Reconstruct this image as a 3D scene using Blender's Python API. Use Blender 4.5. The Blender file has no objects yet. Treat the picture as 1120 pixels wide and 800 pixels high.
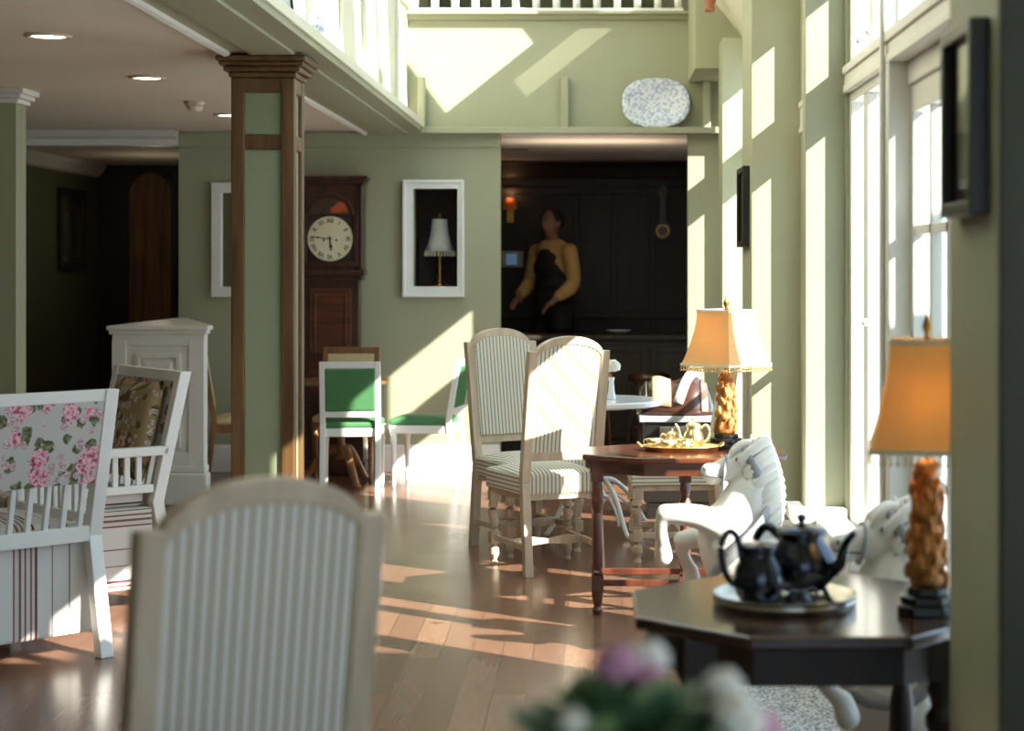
import bpy, bmesh, math, random
from mathutils import Vector, Matrix
random.seed(7)
SC = bpy.context.scene
COL = SC.collection
PI = math.pi
F = 2000.0                      # focal length in pixels of the 1120 px wide frame
def at(px, py, d):              # photograph pixel + distance -> point of the place
    return Vector(((px - 651) / F * d, d, 1.5 - (py - 291) / F * d))

# ------------------------------------------------------------------ materials
def lin(c):
    return tuple(((v / 255) / 12.92 if v / 255 <= .04045 else ((v / 255 + .055) / 1.055) ** 2.4) for v in c) + (1,)
def base_mat(name):
    m = bpy.data.materials.new(name); m.use_nodes = True
    nt = m.node_tree; b = nt.nodes['Principled BSDF']
    return m, nt, b
def N(nt, t, **kw):
    n = nt.nodes.new(t)
    for k, v in kw.items(): setattr(n, k, v)
    return n
def mat(name, rgb, rough=.6, metal=0, var=.08, scale=6, bump=0, spec=.5, coat=0, emit=None, emit_s=0, transl=0):
    m, nt, b = base_mat(name)
    c = lin(rgb)
    tc = N(nt, 'ShaderNodeTexCoord'); nz = N(nt, 'ShaderNodeTexNoise')
    nz.inputs['Scale'].default_value = scale; nz.inputs['Detail'].default_value = 5
    nt.links.new(tc.outputs['Object'], nz.inputs['Vector'])
    r = N(nt, 'ShaderNodeValToRGB')
    r.color_ramp.elements[0].position = .3; r.color_ramp.elements[1].position = .7
    r.color_ramp.elements[0].color = tuple(v * (1 - var) for v in c[:3]) + (1,)
    r.color_ramp.elements[1].color = tuple(min(1, v * (1 + var)) for v in c[:3]) + (1,)
    nt.links.new(nz.outputs['Fac'], r.inputs['Fac'])
    nt.links.new(r.outputs['Color'], b.inputs['Base Color'])
    b.inputs['Roughness'].default_value = rough; b.inputs['Metallic'].default_value = metal
    b.inputs['Specular IOR Level'].default_value = spec
    b.inputs['Coat Weight'].default_value = coat
    if bump:
        bp = N(nt, 'ShaderNodeBump'); bp.inputs['Strength'].default_value = bump; bp.inputs['Distance'].default_value = .004
        n2 = N(nt, 'ShaderNodeTexNoise'); n2.inputs['Scale'].default_value = scale * 12
        nt.links.new(tc.outputs['Object'], n2.inputs['Vector'])
        nt.links.new(n2.outputs['Fac'], bp.inputs['Height']); nt.links.new(bp.outputs['Normal'], b.inputs['Normal'])
    if emit:
        b.inputs['Emission Color'].default_value = lin(emit); b.inputs['Emission Strength'].default_value = emit_s
    if transl:
        t = N(nt, 'ShaderNodeBsdfTranslucent'); t.inputs['Color'].default_value = c
        mx = N(nt, 'ShaderNodeMixShader'); mx.inputs[0].default_value = transl
        out = nt.nodes['Material Output']
        nt.links.new(b.outputs[0], mx.inputs[1]); nt.links.new(t.outputs[0], mx.inputs[2])
        nt.links.new(mx.outputs[0], out.inputs['Surface'])
    return m
def wood(name, c0, c1, rough=.35, axis=2, coat=.2, scale=3):
    m, nt, b = base_mat(name)
    tc = N(nt, 'ShaderNodeTexCoord'); mp = N(nt, 'ShaderNodeMapping')
    s = [scale * 8] * 3; s[axis] = scale * .7
    mp.inputs['Scale'].default_value = s
    nz = N(nt, 'ShaderNodeTexNoise'); nz.inputs['Scale'].default_value = 1; nz.inputs['Detail'].default_value = 7
    nt.links.new(tc.outputs['Object'], mp.inputs['Vector']); nt.links.new(mp.outputs[0], nz.inputs['Vector'])
    r = N(nt, 'ShaderNodeValToRGB'); r.color_ramp.elements[0].position = .3; r.color_ramp.elements[1].position = .72
    r.color_ramp.elements[0].color = lin(c0); r.color_ramp.elements[1].color = lin(c1)
    nt.links.new(nz.outputs['Fac'], r.inputs['Fac']); nt.links.new(r.outputs[0], b.inputs['Base Color'])
    b.inputs['Roughness'].default_value = rough; b.inputs['Coat Weight'].default_value = coat; b.inputs['Coat Roughness'].default_value = .15
    return m
def stripes(name, period, stops, rough=.8, bump=.15):
    """stops: list of (position, rgb); constant ramp over one period, along UV u (metres)"""
    m, nt, b = base_mat(name)
    uv = N(nt, 'ShaderNodeUVMap'); sx = N(nt, 'ShaderNodeSeparateXYZ')
    nt.links.new(uv.outputs[0], sx.inputs[0])
    dv = N(nt, 'ShaderNodeMath', operation='DIVIDE'); dv.inputs[1].default_value = period
    fr = N(nt, 'ShaderNodeMath', operation='FRACT')
    nt.links.new(sx.outputs[0], dv.inputs[0]); nt.links.new(dv.outputs[0], fr.inputs[0])
    r = N(nt, 'ShaderNodeValToRGB'); r.color_ramp.interpolation = 'CONSTANT'
    els = r.color_ramp.elements
    while len(els) < len(stops): els.new(.5)
    for e, (p, c) in zip(els, stops): e.position = p; e.color = lin(c)
    nt.links.new(fr.outputs[0], r.inputs['Fac']); nt.links.new(r.outputs[0], b.inputs['Base Color'])
    b.inputs['Roughness'].default_value = rough; b.inputs['Specular IOR Level'].default_value = .2
    wv = N(nt, 'ShaderNodeTexNoise'); wv.inputs['Scale'].default_value = 350
    tc = N(nt, 'ShaderNodeTexCoord'); nt.links.new(tc.outputs['Object'], wv.inputs['Vector'])
    bp = N(nt, 'ShaderNodeBump'); bp.inputs['Strength'].default_value = bump; bp.inputs['Distance'].default_value = .001
    nt.links.new(wv.outputs['Fac'], bp.inputs['Height']); nt.links.new(bp.outputs[0], b.inputs['Normal'])
    return m
def floral(name, ground, seed, blooms, leaves, small, k=1.0):
    m, nt, b = base_mat(name)
    uv = N(nt, 'ShaderNodeUVMap'); mp = N(nt, 'ShaderNodeMapping'); mp.inputs['Location'].default_value = (seed, seed * .7, 0)
    nt.links.new(uv.outputs[0], mp.inputs['Vector'])
    wob = N(nt, 'ShaderNodeTexNoise'); wob.inputs['Scale'].default_value = 38; nt.links.new(mp.outputs[0], wob.inputs['Vector'])
    ad = N(nt, 'ShaderNodeMixRGB', blend_type='ADD'); ad.inputs[0].default_value = .022
    nt.links.new(mp.outputs[0], ad.inputs[1]); nt.links.new(wob.outputs['Color'], ad.inputs[2])
    def layer(prev, scale, rmax, dens, ramp, petals):
        v = N(nt, 'ShaderNodeTexVoronoi'); v.inputs['Scale'].default_value = scale * k
        nt.links.new(ad.outputs[0], v.inputs['Vector'])
        sp = N(nt, 'ShaderNodeSeparateXYZ'); nt.links.new(v.outputs['Color'], sp.inputs[0])
        keep = N(nt, 'ShaderNodeMath', operation='LESS_THAN'); keep.inputs[1].default_value = dens
        nt.links.new(sp.outputs[0], keep.inputs[0])
        near = N(nt, 'ShaderNodeMath', operation='LESS_THAN'); near.inputs[1].default_value = rmax
        nt.links.new(v.outputs['Distance'], near.inputs[0])
        mu = N(nt, 'ShaderNodeMath', operation='MULTIPLY'); nt.links.new(keep.outputs[0], mu.inputs[0]); nt.links.new(near.outputs[0], mu.inputs[1])
        nz = N(nt, 'ShaderNodeTexNoise'); nz.inputs['Scale'].default_value = petals; nz.inputs['Detail'].default_value = 2
        nt.links.new(mp.outputs[0], nz.inputs['Vector'])
        rp = N(nt, 'ShaderNodeValToRGB'); els = rp.color_ramp.elements
        while len(els) < len(ramp): els.new(.5)
        for i, c in enumerate(ramp): els[i].position = .3 + .4 * i / max(1, len(ramp) - 1); els[i].color = lin(c)
        nt.links.new(nz.outputs['Fac'], rp.inputs['Fac'])
        mx = N(nt, 'ShaderNodeMixRGB'); nt.links.new(mu.outputs[0], mx.inputs[0])
        nt.links.new(prev, mx.inputs[1]); nt.links.new(rp.outputs[0], mx.inputs[2])
        return mx.outputs[0]
    g = N(nt, 'ShaderNodeRGB'); g.outputs[0].default_value = lin(ground)
    c = layer(g.outputs[0], 19, .5, .62, leaves, 60)
    c = layer(c, 26, .44, .55, small, 90)
    c = layer(c, 9.5, .43, .45, blooms, 48)
    nt.links.new(c, b.inputs['Base Color']); b.inputs['Roughness'].default_value = .85; b.inputs['Specular IOR Level'].default_value = .2
    return m

M = {}
M['green'] = mat('sage_green_paint', (158, 159, 132), .55, var=.03, scale=2, bump=.05)
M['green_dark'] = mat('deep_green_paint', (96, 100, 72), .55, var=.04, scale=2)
M['green_panel'] = mat('panel_green_paint', (142, 150, 120), .55, var=.03)
M['green_shaded'] = mat('shaded_green_paint', (46, 50, 34), .6, var=.03)  # wall green darkened to paint in the shade on the near pier
M['white'] = mat('white_gloss_paint', (232, 231, 226), .35, var=.02)
M['white_trim'] = mat('white_trim_paint', (226, 222, 214), .4, var=.02)
M['ceiling'] = mat('ceiling_paint', (232, 220, 204), .7, var=.03, scale=1.5)
M['cream'] = mat('cream_paint', (222, 218, 196), .45, var=.03)
M['column_wood'] = wood('column_wood', (74, 50, 28), (116, 84, 50), .4, 2)
M['mahogany'] = wood('mahogany', (62, 30, 18), (110, 58, 38), .25, 0, .5)
M['mahogany_leg'] = wood('mahogany_turned', (70, 34, 22), (118, 62, 42), .3, 2, .4)
M['dark_table'] = wood('dark_table_wood', (38, 22, 14), (66, 42, 28), .2, 0, .6)
M['dark_leg'] = wood('dark_table_leg_wood', (26, 16, 10), (44, 28, 18), .5, 2, .0)
M['oak'] = wood('limed_oak', (180, 160, 136), (208, 192, 168), .5, 2, .05)
M['walnut'] = wood('walnut', (92, 58, 28), (146, 98, 54), .35, 2, .3)
M['clock_wood'] = wood('clock_wood', (40, 22, 12), (76, 42, 24), .35, 2, .3)
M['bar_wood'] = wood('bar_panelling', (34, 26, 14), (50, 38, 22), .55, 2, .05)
M['stripe'] = stripes('gold_striped_fabric', .0205, [(0, (218, 216, 208)), (.62, (148, 138, 98)), (.96, (218, 216, 208))])
M['sofa_stripe'] = stripes('burgundy_striped_fabric', .33, [(0, (214, 210, 204)), (.10, (118, 60, 66)), (.12, (202, 194, 184)), (.17, (120, 92, 84)), (.20, (206, 198, 190)), (.24, (120, 92, 84)), (.265, (206, 198, 190)), (.31, (120, 92, 84)), (.335, (206, 198, 190)), (.37, (112, 56, 64)), (.40, (216, 213, 208)), (.58, (150, 116, 112)), (.595, (212, 208, 202)), (.80, (128, 84, 88)), (.815, (214, 210, 204))])
M['floral'] = floral('rose_print_fabric', (190, 188, 182), 3.1, [(118, 34, 62), (198, 116, 138), (236, 196, 200), (146, 58, 84)], [(62, 66, 46), (104, 108, 76), (150, 150, 124)], [(226, 206, 204), (168, 120, 128), (238, 232, 226)])
M['floral_pillow'] = floral('rose_print_cushion_fabric', (150, 128, 92), 9.4, [(120, 56, 50), (186, 142, 126), (232, 226, 222)], [(70, 66, 38), (112, 98, 58)], [(214, 204, 194), (130, 100, 84)], .9)
M['green_leather'] = mat('green_upholstery', (72, 124, 78), .5, var=.1, scale=9)
M['cream_fabric'] = mat('cream_upholstery', (196, 178, 136), .85, var=.06, scale=20)
M['gold'] = mat('gold_plate', (238, 208, 152), .32, 1, .1, 9)
M['silvergilt'] = mat('pale_gilt_metal', (236, 218, 174), .28, 1, .08, 9)
M['pewter'] = mat('blackened_pewter', (70, 74, 84), .22, 1, .15, 12)
M['silver'] = mat('silver_tray_metal', (176, 170, 160), .25, 1, .1, 10)
M['brass'] = mat('aged_brass', (176, 132, 62), .3, 1, .15, 20)
M['carved'] = mat('gilded_carving', (176, 120, 64), .35, .4, .6, 40, bump=.5)
M['black'] = mat('black_lacquer', (22, 20, 19), .3, var=.05, coat=.3)
M['black_frame'] = mat('black_frame_paint', (26, 22, 18), .4, var=.1)
M['shade'] = mat('amber_silk_shade', (236, 206, 150), .8, var=.04, scale=14, transl=.5)
M['shade_top'] = mat('cream_braid', (226, 214, 186), .8, var=.1, scale=60)
M['bead'] = mat('beads', (206, 182, 124), .4, .3, .5, 120)
M['marble'] = mat('white_marble', (226, 228, 232), .2, var=.06, scale=5, coat=.3)
M['iron'] = mat('pale_wrought_iron', (196, 194, 188), .4, .1, .06, 10)
M['plaster'] = mat('white_carved_plaster', (216, 212, 204), .6, var=.04, scale=8, bump=.1)
M['strap'] = mat('grey_painted_strap', (150, 152, 158), .6, var=.1, scale=20)
M['feature'] = mat('grey_carved_recess', (120, 114, 108), .8)
M['china'] = None
M['leather'] = mat('brown_leather', (66, 36, 24), .25, var=.3, scale=14, coat=.3)
M['tan_leather'] = mat('tan_leather', (196, 150, 120), .35, var=.15, scale=10)
M['cloth'] = mat('white_cloth', (232, 230, 226), .8, var=.03)
M['leaf'] = mat('leaf_green', (84, 118, 84), .45, var=.3, scale=18, transl=.3)
M['leaf_light'] = mat('leaf_pale_green', (144, 176, 122), .45, var=.25, scale=18, transl=.3)
M['petal_pink'] = mat('pink_petals', (206, 150, 180), .7, var=.2, scale=30, transl=.2)
M['petal_white'] = mat('white_petals', (238, 236, 228), .7, var=.06, scale=30, transl=.2)
M['stem'] = mat('stem_green', (70, 96, 52), .6)
M['terracotta'] = mat('terracotta_glaze', (150, 92, 64), .4)
M['stone'] = mat('terrace_stone', (200, 202, 206), .9, var=.06, scale=1)
M['skin'] = mat('skin', (140, 98, 74), .5, var=.04)
M['tan_shirt'] = mat('tan_shirt', (188, 150, 92), .8, var=.06)
M['dark_cloth'] = mat('dark_cloth', (34, 32, 30), .9, var=.1)
M['hair'] = mat('dark_hair', (30, 22, 16), .5, var=.2, scale=60)
M['dial'] = mat('cream_dial_enamel', (222, 214, 184), .4, var=.04)
M['orange_paint'] = mat('orange_painting', (176, 78, 34), .6, var=.5, scale=14)
M['picture_dark'] = mat('brown_print', (92, 82, 56), .4, var=.35, scale=14)
M['mirror'] = mat('mirror_silvering', (210, 212, 208), .03, 1, .0)
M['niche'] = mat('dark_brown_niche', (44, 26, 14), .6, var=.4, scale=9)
M['screen'] = mat('lit_screen', (60, 84, 110), .3, var=.1, emit=(110, 150, 190), emit_s=.25)
M['lamp_glow'] = mat('downlight_lens', (255, 240, 214), .5, var=0, emit=(255, 236, 205), emit_s=9)
M['bulb'] = mat('warm_bulb', (255, 220, 160), .4, var=0, emit=(255, 196, 116), emit_s=14)
M['vent'] = mat('grey_vent', (120, 106, 92), .6)
M['plastic'] = mat('white_plastic', (206, 196, 182), .5)
M['paper'] = mat('white_paper', (226, 230, 236), .7, var=.03)

def rug_mat():
    m, nt, b = base_mat('speckled_mat')
    tc = N(nt, 'ShaderNodeTexCoord'); v = N(nt, 'ShaderNodeTexNoise'); v.inputs['Scale'].default_value = 110; v.inputs['Detail'].default_value = 3
    nt.links.new(tc.outputs['Object'], v.inputs['Vector'])
    r = N(nt, 'ShaderNodeValToRGB'); r.color_ramp.elements[0].position = .42; r.color_ramp.elements[1].position = .58
    r.color_ramp.elements[0].color = lin((96, 100, 110)); r.color_ramp.elements[1].color = lin((206, 208, 212))
    nt.links.new(v.outputs['Fac'], r.inputs[0]); nt.links.new(r.outputs[0], b.inputs['Base Color']); b.inputs['Roughness'].default_value = .95
    bp = N(nt, 'ShaderNodeBump'); bp.inputs['Strength'].default_value = .8; bp.inputs['Distance'].default_value = .004
    nt.links.new(v.outputs['Fac'], bp.inputs['Height']); nt.links.new(bp.outputs[0], b.inputs['Normal'])
    return m
M['mat'] = rug_mat()
def floor_mat():
    m, nt, b = base_mat('polished_floorboards')
    tc = N(nt, 'ShaderNodeTexCoord'); mp = N(nt, 'ShaderNodeMapping'); mp.inputs['Rotation'].default_value = (0, 0, PI / 2)
    nt.links.new(tc.outputs['Object'], mp.inputs['Vector'])
    br = N(nt, 'ShaderNodeTexBrick'); br.offset = .37
    br.inputs['Scale'].default_value = 1; br.inputs['Brick Width'].default_value = 1.6; br.inputs['Row Height'].default_value = .12
    br.inputs['Mortar Size'].default_value = .0016; br.inputs['Mortar Smooth'].default_value = .3; br.inputs['Bias'].default_value = -.1
    br.inputs['Color1'].default_value = lin((118, 85, 66)); br.inputs['Color2'].default_value = lin((142, 105, 83)); br.inputs['Mortar'].default_value = lin((56, 32, 20))
    nt.links.new(mp.outputs[0], br.inputs['Vector'])
    m2 = N(nt, 'ShaderNodeMapping'); m2.inputs['Scale'].default_value = (70, 5, 1); nt.links.new(tc.outputs['Object'], m2.inputs['Vector'])
    nz = N(nt, 'ShaderNodeTexNoise'); nz.inputs['Scale'].default_value = 1; nz.inputs['Detail'].default_value = 3; nz.inputs['Distortion'].default_value = .1
    nt.links.new(m2.outputs[0], nz.inputs['Vector'])
    r = N(nt, 'ShaderNodeValToRGB'); r.color_ramp.elements[0].position = .3; r.color_ramp.elements[1].position = .7
    r.color_ramp.elements[0].color = (.55, .52, .5, 1); r.color_ramp.elements[1].color = (1.1, 1.08, 1.05, 1)
    nt.links.new(nz.outputs['Fac'], r.inputs[0])
    mx = N(nt, 'ShaderNodeMixRGB', blend_type='MULTIPLY'); mx.inputs[0].default_value = .28
    nt.links.new(br.outputs['Color'], mx.inputs[1]); nt.links.new(r.outputs[0], mx.inputs[2])
    nt.links.new(mx.outputs[0], b.inputs['Base Color'])
    n3 = N(nt, 'ShaderNodeTexNoise'); n3.inputs['Scale'].default_value = 3; nt.links.new(tc.outputs['Object'], n3.inputs['Vector'])
    mr = N(nt, 'ShaderNodeMapRange'); mr.inputs['To Min'].default_value = .2; mr.inputs['To Max'].default_value = .3
    nt.links.new(n3.outputs['Fac'], mr.inputs['Value']); nt.links.new(mr.outputs[0], b.inputs['Roughness'])
    b.inputs['Coat Weight'].default_value = .15; b.inputs['Coat Roughness'].default_value = .15
    bp = N(nt, 'ShaderNodeBump'); bp.inputs['Strength'].default_value = .03; bp.inputs['Distance'].default_value = .003
    return m
M['floor'] = floor_mat()
def china_mat():
    m, nt, b = base_mat('blue_and_white_china')
    tc = N(nt, 'ShaderNodeTexCoord'); v = N(nt, 'ShaderNodeTexVoronoi'); v.inputs['Scale'].default_value = 46
    nz = N(nt, 'ShaderNodeTexNoise'); nz.inputs['Scale'].default_value = 24; nz.inputs['Detail'].default_value = 6
    nt.links.new(tc.outputs['Object'], v.inputs['Vector']); nt.links.new(tc.outputs['Object'], nz.inputs['Vector'])
    mu = N(nt, 'ShaderNodeMath', operation='MULTIPLY'); nt.links.new(v.outputs['Distance'], mu.inputs[0]); nt.links.new(nz.outputs['Fac'], mu.inputs[1])
    r = N(nt, 'ShaderNodeValToRGB'); r.color_ramp.elements[0].position = .12; r.color_ramp.elements[1].position = .3
    r.color_ramp.elements[0].color = lin((164, 174, 206)); r.color_ramp.elements[1].color = lin((222, 224, 232))
    nt.links.new(mu.outputs[0], r.inputs[0]); nt.links.new(r.outputs[0], b.inputs['Base Color']); b.inputs['Roughness'].default_value = .25
    return m
M['china'] = china_mat()
def glass_mat(name, tint, refl=.06):
    m = bpy.data.materials.new(name); m.use_nodes = True; nt = m.node_tree
    nt.nodes.remove(nt.nodes['Principled BSDF'])
    t = N(nt, 'ShaderNodeBsdfTransparent'); t.inputs[0].default_value = tint + (1,)
    g = N(nt, 'ShaderNodeBsdfGlossy'); g.inputs['Roughness'].default_value = .02
    mx = N(nt, 'ShaderNodeMixShader'); mx.inputs[0].default_value = refl
    nt.links.new(t.outputs[0], mx.inputs[1]); nt.links.new(g.outputs[0], mx.inputs[2]); nt.links.new(mx.outputs[0], nt.nodes['Material Output'].inputs[0])
    return m
M['glass'] = glass_mat('window_glass', (.96, .97, .96))
M['glass_tint'] = glass_mat('obscured_roof_glass', (.45, .45, .45))
M['glass_clear'] = glass_mat('picture_glass', (.97, .97, .97), .18)

# ------------------------------------------------------------------ mesh helpers
def bm_(): return bmesh.new()
def box(bm, x0, x1, y0, y1, z0, z1, mtx=None):
    vs = [bm.verts.new((x, y, z)) for z in (z0, z1) for y in (y0, y1) for x in (x0, x1)]
    for f in ((0, 2, 3, 1), (4, 5, 7, 6), (0, 1, 5, 4), (2, 6, 7, 3), (0, 4, 6, 2), (1, 3, 7, 5)):
        bm.faces.new([vs[i] for i in f])
    if mtx:
        for v in vs: v.co = mtx @ v.co
    return vs
def bar(bm, a, b, w, h, up=Vector((0, 0, 1))):
    """square bar from a to b; w across, h along 'up'"""
    a = Vector(a); b = Vector(b); d = (b - a).normalized()
    s = d.cross(up)
    if s.length < 1e-4: s = d.cross(Vector((0, 1, 0)))
    s.normalize(); u = s.cross(d).normalized()
    vs = [bm.verts.new(p + s * (w / 2) * i + u * (h / 2) * j) for p in (a, b) for i, j in ((-1, -1), (1, -1), (1, 1), (-1, 1))]
    for f in ((3, 2, 1, 0), (4, 5, 6, 7), (0, 1, 5, 4), (1, 2, 6, 5), (2, 3, 7, 6), (3, 0, 4, 7)):
        bm.faces.new([vs[i] for i in f])
    return vs
def prism(bm, pts, axis, a, b):
    """polygon pts extruded along axis between a and b.  'z': pts=(x,y); 'y': pts=(x,z); 'x': pts=(y,z)"""
    def mk(p, t):
        return {'z': (p[0], p[1], t), 'y': (p[0], t, p[1]), 'x': (t, p[0], p[1])}[axis]
    lo = [bm.verts.new(mk(p, a)) for p in pts]; hi = [bm.verts.new(mk(p, b)) for p in pts]
    n = len(pts)
    bm.faces.new(lo[::-1]); bm.faces.new(hi)
    for i in range(n): bm.faces.new((lo[i], lo[(i + 1) % n], hi[(i + 1) % n], hi[i]))
    return lo + hi
def ring_prism(bm, outer, inner, axis, a, b):
    """same number of points outside and inside: a closed frame"""
    def mk(p, t):
        return {'z': (p[0], p[1], t), 'y': (p[0], t, p[1]), 'x': (t, p[0], p[1])}[axis]
    o0 = [bm.verts.new(mk(p, a)) for p in outer]; o1 = [bm.verts.new(mk(p, b)) for p in outer]
    i0 = [bm.verts.new(mk(p, a)) for p in inner]; i1 = [bm.verts.new(mk(p, b)) for p in inner]
    n = len(outer)
    for k in range(n):
        j = (k + 1) % n
        bm.faces.new((o0[k], o0[j], o1[j], o1[k])); bm.faces.new((i0[j], i0[k], i1[k], i1[j]))
        bm.faces.new((o1[k], o1[j], i1[j], i1[k])); bm.faces.new((o0[j], o0[k], i0[k], i0[j]))
def lathe(bm, prof, cx=0, cy=0, seg=20, sx=1, sy=1):
    rings = []
    for r, z in prof:
        if r < 1e-5: rings.append([bm.verts.new((cx, cy, z))])
        else: rings.append([bm.verts.new((cx + r * sx * math.cos(2 * PI * i / seg), cy + r * sy * math.sin(2 * PI * i / seg), z)) for i in range(seg)])
    for A, B in zip(rings, rings[1:]):
        for i in range(seg):
            j = (i + 1) % seg
            if len(A) == 1 and len(B) == 1: continue
            if len(A) == 1: bm.faces.new((A[0], B[j], B[i]))
            elif len(B) == 1: bm.faces.new((A[i], A[j], B[0]))
            else: bm.faces.new((A[i], A[j], B[j], B[i]))
    if len(rings[0]) > 1: bm.faces.new(rings[0][::-1])
    if len(rings[-1]) > 1: bm.faces.new(rings[-1])
def tube(bm, pts, rad, seg=8, flat=1.0, up=(0, 0, 1), closed=False):
    """swept tube; rad = number or list; flat squashes the section along its second axis"""
    pts = [Vector(p) for p in pts]; n = len(pts)
    rad = [rad] * n if isinstance(rad, (int, float)) else list(rad)
    upv = Vector(up); rings = []
    for i, p in enumerate(pts):
        if closed: t = pts[(i + 1) % n] - pts[i - 1]
        else: t = pts[min(n - 1, i + 1)] - pts[max(0, i - 1)]
        t.normalize(); s = t.cross(upv)
        if s.length < .05: s = t.cross(Vector((1, 0, 0)) if abs(t.x) < .8 else Vector((0, 1, 0)))
        s.normalize(); u = s.cross(t).normalized()
        fl = flat[i] if isinstance(flat, (list, tuple)) else flat
        rings.append([bm.verts.new(p + s * rad[i] * fl * math.cos(2 * PI * k / seg) + u * rad[i] * math.sin(2 * PI * k / seg)) for k in range(seg)])
    m = n if closed else n - 1
    for i in range(m):
        A, B = rings[i], rings[(i + 1) % n]
        for k in range(seg): bm.faces.new((A[k], A[(k + 1) % seg], B[(k + 1) % seg], B[k]))
    if not closed:
        bm.faces.new(rings[0][::-1]); bm.faces.new(rings[-1])
def ball(bm, c, r, seg=12, rot=None):
    r = (r, r, r) if isinstance(r, (int, float)) else r
    mt = Matrix.Translation(Vector(c))
    if rot is not None: mt = mt @ rot
    mt = mt @ Matrix.Diagonal(Vector((r[0], r[1], r[2], 1)))
    bmesh.ops.create_uvsphere(bm, u_segments=seg, v_segments=max(6, seg // 2 + 1), radius=1, matrix=mt)
def smooth_path(pts, n=6):
    pts = [Vector(p) for p in pts]; out = []
    for i in range(len(pts) - 1):
        p0 = pts[max(0, i - 1)]; p1 = pts[i]; p2 = pts[i + 1]; p3 = pts[min(len(pts) - 1, i + 2)]
        for k in range(n):
            t = k / n
            out.append(.5 * ((2 * p1) + (p2 - p0) * t + (2 * p0 - 5 * p1 + 4 * p2 - p3) * t * t + (3 * p1 - p0 - 3 * p2 + p3) * t ** 3))
    out.append(pts[-1]); return out
def lerp_list(v, n=6):
    out = []
    for a, b in zip(v, v[1:]):
        out += [a + (b - a) * k / n for k in range(n)]
    return out + [v[-1]]
def obj(name, bm, material, parent=None, smooth=False, bevel=0, seg=2, sub=0, remesh=0, uv=True, loc=None, rotz=0):
    bmesh.ops.recalc_face_normals(bm, faces=bm.faces[:])
    me = bpy.data.meshes.new(name)
    if uv:
        l = bm.loops.layers.uv.new('UVMap')
        for f in bm.faces:
            n = f.normal; xd = abs(n.x) > .72
            for lp in f.loops:
                c = lp.vert.co
                if xd: lp[l].uv = (c.z, c.y)
                elif abs(n.z) > .72: lp[l].uv = (c.x, c.y)
                else: lp[l].uv = (c.x, c.z)
    bm.to_mesh(me); bm.free()
    o = bpy.data.objects.new(name, me); COL.objects.link(o)
    if material: me.materials.append(M[material] if isinstance(material, str) else material)
    if parent: o.parent = parent
    if loc is not None: o.location = loc
    if rotz: o.rotation_euler = (0, 0, rotz)
    if smooth:
        for p in me.polygons: p.use_smooth = True
    if bevel:
        b = o.modifiers.new('Bevel', 'BEVEL'); b.width = bevel; b.segments = seg; b.limit_method = 'ANGLE'; b.angle_limit = .6
    if remesh:
        r = o.modifiers.new('Remesh', 'REMESH'); r.mode = 'VOXEL'; r.voxel_size = remesh; r.use_smooth_shade = True
        s = o.modifiers.new('Smooth', 'SMOOTH'); s.factor = .5; s.iterations = 5
    if sub:
        s = o.modifiers.new('Subdivision', 'SUBSURF'); s.levels = sub; s.render_levels = sub
    return o
def tag(o, label, cat, group=None):
    o['label'] = label; o['category'] = cat
    if group: o['group'] = group
    return o
def thing(name, label, cat, loc=(0, 0, 0), rotz=0, group=None):
    o = bpy.data.objects.new(name, None); COL.objects.link(o); o.empty_display_size = .1
    o.location = loc; o.rotation_euler = (0, 0, rotz)
    return tag(o, label, cat, group)
def struct(name, bm, m, parent=None, **kw):
    o = obj(name, bm, m, parent, **kw)
    if parent is None: o['kind'] = 'structure'
    return o
def dup(root, loc, rotz, label, group=None):
    r = root.copy(); COL.objects.link(r); r.location = loc; r.rotation_euler = (0, 0, rotz); r['label'] = label
    if group: r['group'] = group
    for ch in list(root.children):
        c = ch.copy(); COL.objects.link(c); c.parent = r
        for g in list(ch.children):
            d = g.copy(); COL.objects.link(d); d.parent = c
    return r
def arc(cx, cz, rx, rz, a0, a1, n):
    return [(cx + rx * math.cos(a0 + (a1 - a0) * i / n), cz + rz * math.sin(a0 + (a1 - a0) * i / n)) for i in range(n + 1)]
# ================================================================== THE SETTING
XW = .95                                  # inner face of the window wall
b = bm_(); box(b, -5.2, 1.2, -3.2, 17, -.1, 0); box(b, 1.2, 2.1, -3.2, 3.6, -.1, 0); struct('floor', b, 'floor')
b = bm_(); box(b, -40, 40, -40, 40, -.3, -.12); struct('ground', b, 'stone')
b = bm_(); box(b, -5.2, -1.45, -3.2, 13.3, 2.48, 2.6); struct('ceiling', b, 'ceiling')
b = bm_()                                 # the beam over the column, its soffit grooved
box(b, -1.66, -1.25, -3.2, 13.3, 2.47, 2.53); box(b, -1.56, -1.36, -3.2, 13.3, 2.455, 2.47)
struct('trim_1', b, 'green', bevel=.004)
b = bm_(); prism(b, [(-1.69, 2.48), (-1.69, 2.458), (-1.675, 2.445), (-1.655, 2.452), (-1.655, 2.48)], 'y', -3.2, 13.3); struct('trim_2', b, 'white_trim')
b = bm_(); box(b, -1.45, -1.365, -3.2, 15, 2.53, 6.35); struct('wall_upper_left', b, 'cream')
# battens and frames standing proud of the upper left wall
b = bm_()
for y in (7.9, 8.8, 9.75, 10.7, 11.6, 12.5): box(b, -1.365, -1.345, y, y + .07, 2.53, 6.2)
box(b, -1.365, -1.34, -3.2, 13.3, 3.36, 3.44)
struct('trim_3', b, 'cream', bevel=.004)
b = bm_(); box(b, -1.3, -1.25, -3.2, 13.3, 2.53, 2.545); box(b, -1.25, -1.235, -3.2, 13.3, 2.5, 2.55); struct('trim_4', b, 'cream', bevel=.004)
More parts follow.
